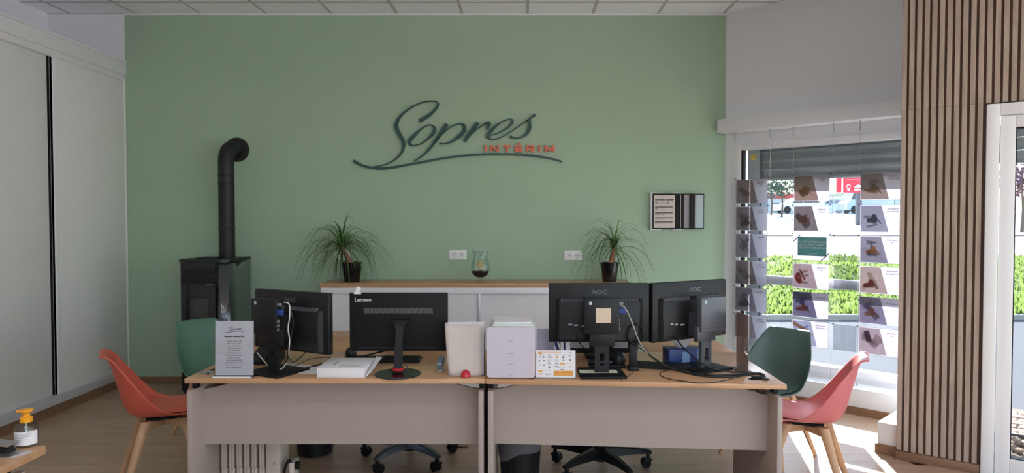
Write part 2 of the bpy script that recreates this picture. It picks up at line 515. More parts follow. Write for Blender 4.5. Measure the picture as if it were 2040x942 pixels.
# slatted wall with the entrance door: local x along, local y outwards
SM = Matrix.Translation((SO[0], SO[1], 0)) @ Matrix.Rotation(SA, 4, 'Z')
ws = thing('wall_front', 'wall clad in vertical oak slats beside the glass door', 'wall', (SO[0], SO[1], 0), SA); struct(ws)
m = MB()
m.box(0, .447, .012, .17, 0, ZC + .03)
m.box(.447, 1.62, .012, .17, 2.232, ZC + .03)
m.box(1.62, 1.70, .012, .17, 0, ZC + .03)
m.box(1.70, 4.0, .012, .17, 2.9, ZC + .03)
m.box(3.9, 4.0, .012, .17, 0, 2.9)
m.build('backing', SLATB, ws, smooth=0)
sl_lo = sl_hi = None
for k in range(42):
    x0 = .001 + k * .0405
    if x0 > 1.68: break
    if k < 11:
        if sl_lo is None:
            sl_lo = MB().box(0, .0265, 0, .014, .058, 2.2325, bev=.0012, seg=1).build('slat', SLATW, ws); o = sl_lo
        else: o = put('slat', sl_lo.data, ws)
        o.location = (x0, 0, 0)
    if sl_hi is None:
        sl_hi = MB().box(0, .0265, 0, .014, 2.2335, ZC, bev=.0012, seg=1).build('slat', SLATW, ws); o = sl_hi
    else: o = put('slat', sl_hi.data, ws)
    o.location = (x0, 0, 0)
MB().box(-.004, .447, -.012, .012, 0, .056, bev=.002).build('plinth', SKIRT, ws)
dr = thing('door_1', 'white framed glass entrance door', 'door', (SO[0], SO[1], 0), SA); struct(dr)
d0, d1 = .452, 1.60
f = MB(); f.box(d0, d0 + .065, -.02, .07, 0, 2.225, bev=.006).box(d1 - .065, d1, -.02, .07, 0, 2.225, bev=.006).box(d0 + .065, d1 - .065, -.02, .07, 2.155, 2.225, bev=.006)
f.build('door_frame', PVC, dr)
f = MB(); a, b = d0 + .068, d1 - .068
f.box(a, a + .075, -.005, .065, .008, 2.15, bev=.005).box(b - .075, b, -.005, .065, .008, 2.15, bev=.005)
f.box(a + .075, b - .075, -.005, .065, 2.08, 2.15, bev=.005).box(a + .075, b - .075, -.005, .065, .008, .125, bev=.005)
f.build('sash', PVC, dr)
gk = MB(); gk.box(a + .075, a + .080, .0, .05, .125, 2.08).box(a + .08, b - .08, 0, .05, .125, .13).box(a + .08, b - .08, 0, .05, 2.075, 2.08)
gk.build('gasket', BLACKM, dr, smooth=0)
MB().box(a + .08, b - .08, .025, .031, .13, 2.075).build('pane', CLEAR, dr, smooth=0)
MB().tube([(b - .04, -.05, 1.0), (b - .15, -.05, 1.0)], .009, 8).tube([(b - .04, -.005, 1.0), (b - .04, -.05, 1.0)], .009, 8).build('handle', ALU, dr)
for k in range(3):
    z0 = 1.88 + k * .078
    prof = [(.105, z0), (.118, z0 + .02), (.126, z0 + .04), (.118, z0 + .062), (.105, z0 + .074), (.135, z0 + .074), (.135, z0)]
    MB().prism([(d0 + .05, a2, b2) for a2, b2 in prof], (d1 - d0 - .1, 0, 0)).build('shutter_slat', SHUT, dr, smooth=50)
# shop front glazing right of the door and behind the viewer
w2 = thing('window_2', 'tall shop window right of the entrance door', 'window', (SO[0], SO[1], 0), SA); struct(w2)
f = MB()
for xx in (1.70, 2.76, 3.84): f.box(xx, xx + .06, .03, .09, .1, 2.9)
f.box(1.70, 3.9, .03, .09, 2.84, 2.9).box(1.70, 3.9, .03, .09, 0, .1)
f.build('window_frame', PVC, w2, smooth=0)
MB().box(1.76, 3.84, .055, .06, .1, 2.84).build('pane', CLEAR, w2, smooth=0)
m = MB().box(XE, XE + .15, YE, SEND[1] + .1, 2.95, ZC + .03)
for yy in (-3.0, -.6, 1.85): m.box(XE, XE + .15, yy, yy + .15, 0, 2.95)
m.box(XE, XE + .15, YE, SEND[1] + .1, 0, .12)
struct(m.build('wall_east', WHITE_WALL, smooth=0), 'wall of tall shop windows to the right of the viewer', 'wall')
m = MB().box(-4.6, .5, YE - .15, YE, .12, 2.95).box(-4.6, XE + .15, YE - .15, YE, 2.95, ZC + .03).box(-4.6, XE + .15, YE - .15, YE, 0, .12)
for xx in (-4.6, -2.2, .4, 3.0, 5.6): m.box(xx, xx + .15, YE - .15, YE, .12, 2.95)
struct(m.build('wall_rear', WHITE_WALL, smooth=0), 'wall of tall shop windows behind the viewer', 'wall')
struct(MB().box(-5.2, 6.2, -3.5, YB + .35, ZC + .13, ZC + .3).build('trim_6', WHITE_WALL, smooth=0), 'flat roof slab above the ceiling', 'roof')
#@@END_ROOM

# ================================================================ OUTSIDE
def terr(Y):
    if Y < 11.1: return -.12
    if Y < 62: return -.06 + .0395 * (Y - 11.1)
    return 1.95 + .004 * (Y - 62)
ASPH = mat('asphalt', (80, 82, 88), .95, 0, .05, var=.22, scale=60, bump=.5, bscale=90)
ROAD = mat('pale road', (186, 183, 182), .95, 0, .05, var=.04, scale=2)
KERB = mat('kerb stone', (150, 147, 143), .9)
SOIL = mat('turf soil', (92, 108, 54), .95, 0, .05, var=.25, scale=3)
BLADE = thin('grass blade', (112, 130, 68), .5)
struct(MB().box(-260, 260, -200, 11.1, -.4, -.12).build('ground', ASPH, smooth=0), 'grey asphalt forecourt outside the windows', 'ground')
struct(MB().box(6.4, 60, -60, 3.4, -.3, -.115).build('forecourt', mat('pale concrete', (214, 210, 204), .95, 0, .05), smooth=0), 'unseen pale ground added right of the shop to bounce light', 'ground')  # added pale ground out of view, bounces sunlight up to the ceiling
def strip(name, y0, y1, m, label, dz=0.0, x0=-30, x1=60, n=8):
    mm = MB()
    ys = [y0 + (y1 - y0) * k / n for k in range(n + 1)]
    poly = [(x0, yv, terr(yv) + dz) for yv in ys] + [(x0, y1, terr(y1) - .6), (x0, y0, terr(y0) - .6)]
    mm.prism(poly, (x1 - x0, 0, 0))
    return struct(mm.build(name, m, smooth=0), label, 'ground')
strip('grass_bank', 11.22, 21.5, SOIL, 'sloping strip of soil under the grass')
struct(MB().box(-30, 60, 11.1, 11.22, -.3, -.03, bev=.01).build('kerb', KERB, smooth=0), 'stone kerb between asphalt and grass', 'kerb')
strip('pavement', 21.5, 31, mat('pale pavement', (196, 192, 190), .95, 0, .05, var=.03, scale=1), 'pale concrete pavement beyond the grass', x0=-40, x1=80)
strip('kerb', 31, 31.5, mat('dark kerb', (84, 82, 82), .9), 'dark kerb line along the far road', .04, -40, 80, 2)
strip('road', 31.5, 62, ROAD, 'pale sunlit road rising away from the shop', 0, -60, 120)
strip('far_field', 62, 420, mat('far field', (150, 164, 110), .95, var=.15, scale=.2), 'far level field beyond the road', 0, -300, 500, 4)
# grass
mm = MB()
rg = random.Random(3)
for k in range(13000):
    y = 11.25 + 10.2 * rg.random() ** 1.3
    x = rg.uniform(.20 * y, .86 * y) if k < 9500 else rg.uniform(.86 * y, 1.5 * y)
    a = rg.uniform(0, math.pi); h = rg.uniform(.05, .16); w = rg.uniform(.02, .06)
    z = terr(y) - .01
    dx, dy = math.cos(a) * w, math.sin(a) * w
    lx, ly = rg.uniform(-.05, .05), rg.uniform(-.05, .05)
    mm.face(mm.ring([(x - dx, y - dy, z), (x + dx, y + dy, z), (x + lx, y + ly, z + h)]))
tag(mm.build('grass', BLADE, smooth=0, recalc=False), 'sunlit green grass on the bank outside the window', 'grass', kind='stuff')
# brick paving and a stony bed in front of the door
bp = struct(MB().box(.05, 3.6, .25, 2.35, -.19, -.108).build('paving', mat('sand joint', (112, 104, 96), .95, 0, .05), None, SM, smooth=0), 'brick paving in front of the entrance', 'paving')
PAV = mat('brick paver', (138, 116, 106), .95, 0, .05, rnd=.12, var=.06, scale=20)
d0p = None
nv = Vector((math.sin(-SA), math.cos(SA), 0))     # outward of the door wall
ang = SA
for i in range(16):
    for j in range(8):
        p = Vector((.2 + .215 * i + (.1 if j % 2 else 0), 1.36 + .115 * j, 0))
        if d0p is None: d0p = MB().box(-.1, .1, -.05, .05, -.03, 0, bev=.005, seg=1).build('brick', PAV, bp, smooth=0); o = d0p
        else: o = put('brick', d0p.data, bp)
        o.location = (p.x, p.y, -.098 + rg.uniform(-.003, .003))
STONE = mat('bed stone', (120, 108, 96), .95, 0, .05, rnd=.3)
for k in range(60):
    p = Vector((rg.uniform(.3, 1.3), rg.uniform(.72, 1.22), 0))
    r = rg.uniform(.03, .06)
    mm = MB(); bmesh.ops.create_icosphere(mm.bm, subdivisions=1, radius=r)
    for v in mm.bm.verts: v.co = v.co * rg.uniform(.75, 1.15); v.co.z *= .7
    o = mm.build('stone', STONE, bp); o.location = (p.x, p.y, -.1 + r * .3)
MB().box(.1, 1.8, 1.25, 1.29, -.12, -.045, bev=.004).build('edging', mat('dark edging', (58, 55, 56), .8), bp)
# trees
def tree(name, x, y, h, rad, label, leafrgb, n=260, seed=1):
    g = random.Random(seed); zb = terr(y)
    t = thing(name, label, 'tree', (x, y, zb))
    m = MB(); m.tube(smooth_pts([(0, 0, 0), (.05, 0, h * .3), (0, .03, h * .62), (0, 0, h * .9)], 3), [.09 - .006 * k for k in range(10)], 7)
    for k in range(9):
        a = g.uniform(0, 6.3); z0 = h * g.uniform(.45, .7)
        m.tube([(0, 0, z0), (math.cos(a) * rad * .45, math.sin(a) * rad * .45, z0 + h * .14), (math.cos(a) * rad * .8, math.sin(a) * rad * .8, z0 + h * .22)], [.04, .025, .01], 5)
    m.build('trunk', mat('bark', (96, 82, 72), .9), t)
    m = MB()
    for k in range(n):
        a = g.uniform(0, 6.3); rr = rad * math.sqrt(g.random()); zz = h * .74 + h * .27 * g.uniform(-1, 1) * math.sqrt(max(0, 1 - (rr / rad) ** 2))
        c = Vector((rr * math.cos(a), rr * math.sin(a), zz)); s = g.uniform(.10, .22)
        d1_ = Vector((g.uniform(-1, 1), g.uniform(-1, 1), g.uniform(-1, 1))).normalized() * s
        d2_ = d1_.orthogonal().normalized() * s * .6
        m.face(m.ring([c - d1_, c + d2_, c + d1_, c - d2_]))
    o = m.build('foliage', mat(name + ' leaf ' + str(seed), leafrgb, .8, var=.2, scale=1), t, smooth=0, recalc=False); o['kind'] = 'stuff'
p = PZ(1557, 431, terr(54)); tree('street_tree', (1557 - CX) / FPX * 54, 54, 3.3, 1.15, 'small young street tree standing before the red edged shed', (70, 92, 74), 300, 1)
tree('street_tree', (1536 - CX) / FPX * 58, 58, 2.9, 1.0, 'smaller bluish street tree left of the young street tree', (84, 104, 104), 200, 2)
tree('shrub_tree', (2036 - CX) / FPX * 34, 34, 3.6, 1.15, 'purple leaved tree seen through the glass door', (112, 76, 92), 300, 3)
# shed with a red edge, fence, van, cars, totem
def at(px, Y): return (px - CX) / FPX * Y
b = thing('shed', 'long low white shed with red roof edge across the road', 'building', (at(1575, 88), 88, terr(88)))
w = at(1640, 88) - at(1505, 88)
MB().box(-w / 2, w / 2, 0, 8, -.5, 2.0).build('wall', mat('shed wall', (196, 200, 208), .8), b, smooth=0)
MB().box(-w / 2 - .2, w / 2 + .2, -.25, 8, 2.0, 2.6, bev=.03).build('roof_edge', mat('red fascia', (196, 66, 74), .6), b)
mm = MB().box(0, .9, -.04, .02, .2, 1.5)
wd = mm.build('window', mat('dark shed glass', (110, 124, 144), .3), b, Matrix.Translation((-w / 2 + .5, 0, 0)), smooth=0)
for k in range(1, 6): put('window', wd.data, b, Matrix.Translation((-w / 2 + .5 + k * 1.45, 0, 0)))
b = thing('warehouse', 'pale flat roofed warehouse far behind the right hand posters', 'building', (at(1790, 110), 110, terr(110)))
MB().box(-9, 9, 0, 10, -.5, 3.0).build('wall', mat('warehouse wall', (206, 206, 210), .8), b, smooth=0)
MB().box(-9.2, 9.2, -.2, 10, 3.0, 3.4).build('roof_edge', mat('warehouse fascia', (150, 150, 156), .6), b, smooth=0)
wd = MB().box(0, 2, -.05, .02, 1.2, 2.3).build('window', MATS['dark shed glass'], b, Matrix.Translation((-6, 0, 0)), smooth=0)
for k in range(1, 4): put('window', wd.data, b, Matrix.Translation((-6 + k * 3.3, 0, 0)))
def car(x, y, label, rgb, flip=1):
    t = thing('parked_car', label, 'car', (x, y, terr(y)), 0 if flip > 0 else math.pi, 'cars parked across the road')
    prof = [(-2.1, .25), (-2.12, .62), (-1.95, .78), (-1.1, .92), (-.45, 1.38), (.5, 1.46), (1.25, 1.38), (1.85, 1.0), (2.05, .9), (2.1, .3)]
    MB().prism([(a, -.85, c) for a, c in prof], (0, 1.7, 0)).build('body', mat('car paint ' + label[:8], rgb, .25, .3), t)
    g = mat('car glass', (52, 62, 78), .12)
    MB().prism([(a, -.862, c) for a, c in [(-.95, .93), (-.42, 1.30), (.05, 1.34), (.05, .93)]], (0, 1.724, 0)).build('side_window', g, t, smooth=0)
    MB().prism([(a, -.862, c) for a, c in [(.12, .93), (.12, 1.34), (1.15, 1.30), (1.6, .98)]], (0, 1.724, 0)).build('side_window', g, t, smooth=0)
    wh = MB().lathe([(.05, -.10), (.31, -.10), (.33, -.06), (.33, .06), (.31, .1), (.05, .1)], 20, axis='y').build('wheel', mat('tyre', (40, 40, 42), .8), t, Matrix.Translation((-1.32, -.8, .33)))
    for q in ((1.3, -.8), (-1.32, .8), (1.3, .8)): put('wheel', wh.data, t, Matrix.Translation((q[0], q[1], .33)))
car(at(1590, 62), 62, 'silver parked car beside the small street tree', (200, 204, 210))
car(at(1672, 66) - 1.0, 66, 'pale blue parked car right of the silver one', (150, 170, 196))
v = thing('delivery_van', 'blue and white van parked behind the red totem sign', 'van', (at(1712, 62), 62, terr(62)))
MB().prism([(a, -.95, c) for a, c in [(-1.6, .3), (-1.6, .9), (-1.25, 1.2), (-.9, 2.25), (2.6, 2.3), (2.6, .3)]], (0, 1.9, 0)).build('body', mat('van paint', (178, 192, 216), .3), v)
MB().prism([(a, -.962, c) for a, c in [(-1.2, 1.25), (-.9, 2.1), (-.2, 2.1), (-.2, 1.25)]], (0, 1.924, 0)).build('side_window', MATS['car glass'], v, smooth=0)
wh = MB().lathe([(.05, -.1), (.33, -.1), (.35, -.06), (.35, .06), (.33, .1), (.05, .1)], 20, axis='y').build('wheel', MATS['tyre'], v, Matrix.Translation((-.9, -.88, .35)))
put('wheel', wh.data, v, Matrix.Translation((1.7, -.88, .35)))
fe = thing('mesh_fence', 'grey mesh fence standing left of the van', 'fence', (at(1652, 58), 58, terr(58)))
fw = at(1676, 58) - at(1648, 58)
MB().box(-.02, .02, -.02, .02, 0, 1.6).build('post', GREYMETAL, fe, smooth=0)
put('post', fe.children[0].data, fe, Matrix.Translation((fw, 0, 0)))
m = MB()
for k in range(9): m.box(0, fw, -.008, .008, .15 + k * .17, .175 + k * .17)
for k in range(11): m.box(fw * k / 10 - .01, fw * k / 10 + .01, -.008, .008, .1, 1.6)
o = m.build('mesh_panel', GREYMETAL, fe, smooth=0); o['kind'] = 'stuff'
YT = 41.0
tz = terr(YT)
tt = thing('totem_sign', 'red roadside totem sign on a grey post', 'sign', (at(1710, YT), YT, tz))
MB().box(-.15, .15, -.12, .12, 0, PY(1710, 384, YT).z - tz + .3, bev=.02).build('post', mat('totem post', (92, 90, 98), .6), tt)
za, zb_ = PY(1690, 384, YT).z - tz, PY(1690, 347, YT).z - tz
xa, xb = at(1664, YT) - at(1710, YT), at(1714, YT) - at(1710, YT)
MB().box(xa, xb, -.22, .0, za, zb_, bev=.02).build('panel', mat('totem red', (206, 44, 62), .5), tt)
MB().box(xa + .24, xa + .33, -.235, -.22, za, zb_).build('stripe', PVC, tt, smooth=0)
MB().box(xb - .06, xb + .03, -.235, .01, za, zb_).build('edge', PVC, tt, smooth=0)
cxm = (xa + .33 + xb - .06) / 2
SGW = mat('sign white', (250, 250, 250), .6)
m = MB()
zc = za + .33
m.box(cxm - .34, cxm - .12, -.232, -.222, zc - .08, zc - .05).box(cxm - .34, cxm - .31, -.232, -.222, zc - .08, zc + .16).box(cxm - .15, cxm - .12, -.232, -.222, zc - .08, zc + .16).box(cxm - .34, cxm - .12, -.232, -.222, zc + .13, zc + .16)
m.box(cxm - .30, cxm - .17, -.232, -.222, zc - .24, zc - .10)
m.build('cup_symbol', SGW, tt, smooth=0)
m = MB()
m.prism([(cxm + a, -.232, zc + c) for a, c in [(.12, -.02), (.14, .06), (.22, .08), (.28, .15), (.44, .15), (.5, .07), (.56, .05), (.56, -.02)]], (0, .01, 0)).build('car_symbol', SGW, tt, smooth=0)
text('lettering', 'drive', .24, SGW, tt, (cxm + .34, -.226, zc - .15), bold=.006)
m = MB().box(cxm - .4, cxm + .45, -.23, -.222, zb_ - .36, zb_ - .34); m.build('line', SGW, tt, smooth=0)

# ================================================================ WARDROBE (left)
wd = thing('sliding_wardrobe', 'white built-in wardrobe with tall sliding doors along the left wall', 'wardrobe', (XL, 0, 0))
WDOOR = mat('wardrobe door', (226, 226, 224), .45, bump=.06, bscale=600)
y_end = YB
MB().box(-.085, .012, 1.6, y_end, 2.868, 2.984, bev=.004).build('valance', WHITE, wd)
MB().box(-.085, .004, 1.6, y_end, 2.815, 2.868, bev=.002).build('top_rail', WHITE, wd)
MB().box(-.70, .016, 1.6, y_end, 2.984, 3.0).build('top_panel', WHITE, wd, smooth=0)
MB().box(-.70, -.66, 1.6, y_end, 0, 2.984).build('back_panel', WHITE, wd, smooth=0)
def wdoor(y0, y1, x, edge):
    o = MB().box(x - .022, x, y0, y1, .148, 2.815, bev=.002).build('door_panel', WDOOR, wd)
    MB().box(x - .024, x + .006, edge, edge + .035, .148, 2.815, bev=.003).build('door_profile', ALU if False else PVC, o)
wdoor(5.385, y_end - .02, -.004, 5.385)
wdoor(4.10, 5.362, -.03, 4.10)
wdoor(2.85, 4.14, -.004, 2.85)
wdoor(1.62, 2.88, -.04, 1.62)
MB().box(-.066, -.03, 5.362, 5.385, .148, 2.815).build('shadow_gap', BLACKM, wd, smooth=0)
MB().box(-.08, .012, 1.6, y_end - .016, .078, .148, bev=.002).build('bottom_rail', mat('grey rail', (196, 196, 200), .4), wd)
MB().box(-.66, .0, 1.6, y_end - .016, 0, .078).build('plinth', SKIRT, wd, smooth=0)
MB().box(-.03, .003, y_end - .02, y_end - .004, .148, 2.815).build('end_profile', PVC, wd, smooth=0)

# ================================================================ WALL SIGN
sg = thing('wall_sign', 'dark green cut-out script lettering with orange word on green wall', 'sign', (0, YB, 0))
def lp(cx_, cy_):                      # measured letter points -> wall
    px, py = 680 + cx_ / 4.435, 180 + cy_ / 4.435
    q = PY(px, py, YB); return (q.x, q.z)
sc_w = YB / FPX / 4.435
def stroke(parts, name='script_letter', closed=False, n=7):
    m = MB()
    for pts, cl in parts:
        P = [(*lp(a, b), w * sc_w) for a, b, w in pts]
        S = smooth_pts([Vector(q) for q in P], n, cl)
        m.ribbon([(q.x, q.y) for q in S], [max(q.z, .005) for q in S], -.026, -.004, lambda x, z, y: Vector((x, y, z)), closed=cl)
    return m.build(name, SIGNGREEN, sg, smooth=30)
stroke([([(692, 274, 30), (735, 250, 28), (785, 215, 25), (830, 172, 19), (857, 130, 14), (845, 102, 10), (805, 97, 9), (745, 102, 9), (680, 123, 10), (610, 160, 12), (550, 205, 16), (508, 255, 23), (490, 305, 31), (497, 350, 35), (520, 395, 34), (545, 440, 32), (553, 490, 27), (538, 545, 19), (495, 598, 13), (430, 640, 9), (360, 664, 8), (290, 674, 8)], False)])
stroke([([(112, 622, 24), (140, 640, 24), (190, 664, 20), (260, 682, 20), (340, 690, 20), (430, 685, 19), (560, 663, 18), (720, 633, 17), (900, 601, 16), (1080, 578, 16), (1260, 567, 18), (1430, 566, 19), (1600, 571, 18), (1760, 587, 17), (1880, 610, 15), (1950, 632, 13)], False)], 'underline_swoosh')
stroke([([(775, 308, 8), (722, 333, 10), (664, 383, 22), (618, 432, 31), (604, 466, 28), (635, 488, 12), (695, 477, 9), (757, 437, 14), (808, 385, 27), (828, 345, 28), (815, 316, 14)], True)])
stroke([([(935, 298, 34), (885, 372, 31), (835, 445, 27), (775, 525, 19), (710, 585, 12), (643, 627, 7)], False),
        ([(832, 462, 6), (880, 402, 7), (945, 343, 8), (1005, 308, 10), (1055, 296, 13), (1092, 318, 24), (1084, 360, 32), (1042, 408, 31), (985, 449, 20), (925, 471, 11), (868, 470, 12)], False)])
stroke([([(1207, 285, 32), (1150, 365, 32), (1090, 452, 28)], False),
        ([(1130, 408, 6), (1190, 353, 8), (1245, 312, 10), (1288, 288, 18), (1308, 292, 28), (1300, 318, 28), (1288, 344, 18)], False)])
stroke([([(1332, 398, 8), (1400, 371, 9), (1468, 333, 13), (1508, 292, 20), (1513, 265, 17), (1478, 258, 9), (1420, 280, 10), (1360, 323, 19), (1312, 373, 34), (1297, 410, 36), (1325, 436, 14), (1380, 430, 9), (1460, 391, 7), (1560, 325, 7), (1640, 268, 7)], False)])
stroke([([(1610, 290, 6), (1650, 262, 9), (1685, 237, 18), (1717, 218, 22)], False),
        ([(1668, 250, 10), (1664, 290, 26), (1662, 335, 34), (1638, 382, 27), (1590, 415, 15), (1538, 425, 15), (1492, 409, 26)], False)])
a_ = PY(966, 303.5, YB); b_ = PY(1104.5, 289.5, YB)
tw = b_.x - a_.x
hh = b_.z - a_.z
t_ = hh * .24
GL = {'I': (.24, [[(.12, 0), (.12, 1)]]),
      'N': (1.15, [[(.12, 0), (.12, 1)], [(.12, .94), (1.03, .06)], [(1.03, 0), (1.03, 1)]]),
      'T': (1.15, [[(0, .88), (1.15, .88)], [(.575, 0), (.575, .9)]]),
      'E': (1.0, [[(.12, 0), (.12, 1)], [(0, .88), (1.0, .88)], [(.1, .5), (.92, .5)], [(0, .12), (1.0, .12)], [(.42, 1.16), (.72, 1.38)]]),
      'R': (1.12, [[(.12, 0), (.12, 1)], [(0, .88), (.85, .88), (1.0, .80), (1.0, .54), (.85, .44), (.1, .44)], [(.62, .44), (1.02, 0)]]),
      'M': (1.4, [[(.12, 0), (.12, 1)], [(.12, .92), (.70, .18)], [(.70, .18), (1.28, .92)], [(1.28, 0), (1.28, 1)]])}
word = 'INTERIM'
tot = sum(GL[c][0] for c in word); gap = (tw / hh - tot) / (len(word) - 1)
cur = a_.x
for c in word:
    wd_, sts = GL[c]
    m = MB()
    for st_i, st in enumerate(sts):
        P = [(cur + x * hh, a_.z + z * hh) for x, z in st]
        yo = .0004 * st_i
        m.ribbon(P, [t_ if not (c == 'E' and st_i == 4) else t_ * .7] * len(P), -.024 - yo, -.004, lambda x, z, y: Vector((x, y, z)))
    m.build('orange_letter', SIGNORANGE, sg, smooth=0)
    cur += (wd_ + gap) * hh

# ================================================================ SOCKETS
for px, py, lb in ((684, 507.5, 'white double wall socket half hidden by the left palm'), (912.5, 507.5, 'white double wall socket beside the glass vase'), (1141.5, 508.5, 'white double wall socket left of the right hand palm')):
    q = PY(px, py, YB)
    t = thing('wall_socket', lb, 'socket', (q.x, YB, q.z), 0, 'double sockets on the green wall')
    MB().box(-.081, .081, -.012, 0, -.044, .044, bev=.004).build('cover_plate', PVC, t)
    for s in (-1, 1):
        o = MB().lathe([(.0295, -.0145), (.0295, -.011), (.026, -.011), (.026, -.0145)], 24, 0, (s * .0355, 0, 0), cap=False, axis='y').lathe([(.001, -.0126), (.026, -.0126)], 24, 0, (s * .0355, 0, 0), cap=False, axis='y').build('socket_insert', mat('socket white', (222, 220, 222), .4), t)
        h = MB()
        for dx, dz in ((-.0095, -.002), (.0095, -.002), (0, .009)):
            h.lathe([(.0032, -.0132), (.0032, -.012)], 8, 0, (s * .0355 + dx, 0, dz), axis='y')
        h.build('pin_hole', INK, o)

# ================================================================ WALL DISPLAY OF FLIP PANELS
q0 = PY(1296, 457, YB - .05); q1 = PY(1403.5, 385, YB - .05)
fd = thing('flip_display', 'black wall display of hinged document panels showing printed sheets', 'display', (q0.x, YB, q0.z))
dw, dh = q1.x - q0.x, q1.z - q0.z
MB().box(.0, .03, -.055, 0, -.004, dh + .004, bev=.002).box(.2, .3, -.04, 0, -.006, 0).box(.2, .3, -.04, 0, dh, dh + .006).box(0, .10, -.055, 0, -.006, 0).box(0, .10, -.055, 0, dh, dh + .006).build('bracket', PVC, fd)
PGREY = mat('grey page', (150, 144, 150), .6); PBLUE = mat('blue grey page', (176, 192, 198), .5)
def sx(c): return (c - 150) / 1015 * dw
def sz(c): return dh - (c - 150) / 665 * dh
def panel(x0, x1, yo, pm_, skew=0.0, nm='hinged_panel'):
    m = MB(); e = .007
    m.box(x0, x1, yo - .006, yo, .004, dh - .004)
    o = m.build(nm, BLACKM, fd, smooth=0)
    if pm_: MB().box(x0 + e, x1 - e, yo - .0075, yo - .005, .014, dh - .014).build('page', pm_, o, smooth=0)
    return o
p1 = panel(sx(180), sx(608), -.062, None)
pg = MB().box(sx(205), sx(598), -.0695, -.068, sz(785), sz(188)).build('page', PAPER2, p1, smooth=0)
m = MB()
for zc, x0, x1, t_ in ((270, 225, 422, 5), (270, 436, 575, 5), (404, 225, 556, 5), (510, 225, 556, 5), (598, 225, 556, 5), (678, 225, 556, 5)):
    m.box(sx(x0), sx(x1), -.0708, -.0695, sz(zc + 8), sz(zc - 8))
for x0, x1, za_, zb2 in ((228, 282, 355, 295), (440, 482, 355, 295), (228, 280, 460, 425), (228, 305, 550, 530), (228, 300, 622, 612), (228, 300, 708, 695)):
    m.box(sx(x0), sx(x1), -.0706, -.0695, sz(za_), sz(zb2), mi=1)
for zc in (222, 310, 340, 420, 440, 536, 548, 620, 712):
    m.box(sx(300 if zc > 250 else 240), sx(430 if zc > 250 else 525), -.0704, -.0695, sz(zc + 3), sz(zc - 3), mi=1)
pp_ = m.build('print', [INK, mat('print grey', (158, 150, 154), .8)], p1, smooth=0)
panel(sx(600), sx(715), -.045, None)
panel(sx(705), sx(725), -.05, PAPER2)
panel(sx(722), sx(780), -.04, None)
panel(sx(768), sx(900), -.036, PGREY)
panel(sx(885), sx(935), -.05, None)
panel(sx(925), sx(950), -.045, PGREY)
panel(sx(940), sx(985), -.052, None)
panel(sx(982), sx(1000), -.047, PAPER)
panel(sx(996), sx(1162), -.04, PBLUE)

# ================================================================ SIDEBOARD
SBX0, SBX1, SBY, SBZ = -1.78, .957, 5.97, .977
sb = thing('sideboard', 'long white low cupboard with oak top against the green wall', 'sideboard', ((SBX0 + SBX1) / 2, SBY, 0))
hw = (SBX1 - SBX0) / 2
MB().box(-hw, hw, 0, YB - SBY - .002, SBZ - .038, SBZ, bev=.002).build('top', DESKW, sb)
m = MB().box(-hw + .005, -hw + .03, .01, YB - SBY - .01, 0, SBZ - .038).box(hw - .03, hw - .005, .01, YB - SBY - .01, 0, SBZ - .038)
m.box(-hw + .03, hw - .03, .01, YB - SBY - .01, .06, .085).box(-hw + .03, hw - .03, YB - SBY - .03, YB - SBY - .01, .06, SBZ - .038)
m.build('body', WHITE, sb, smooth=0)
MB().box(-hw + .005, hw - .005, .004, .05, SBZ - .092, SBZ - .038, bev=.002).build('top_rail', PVC, sb)
MB().box(-hw + .03, hw - .03, .012, .03, .0, .06).build('plinth', WHITE, sb, smooth=0)
xd = PY(955, 640, SBY + .03).x - (SBX0 + SBX1) / 2
for a, b, yv in ((-hw + .03, xd, .022), (xd - .02, hw - .6, .045), (hw - .6, hw - .03, .022)):
    o = MB().box(a, b, yv, yv + .018, .085, SBZ - .092).build('sliding_door', WHITE, sb, smooth=0)
MB().box(xd - .014, xd + .012, .012, .045, .085, SBZ - .092, bev=.003).build('door_profile', ALU, sb)

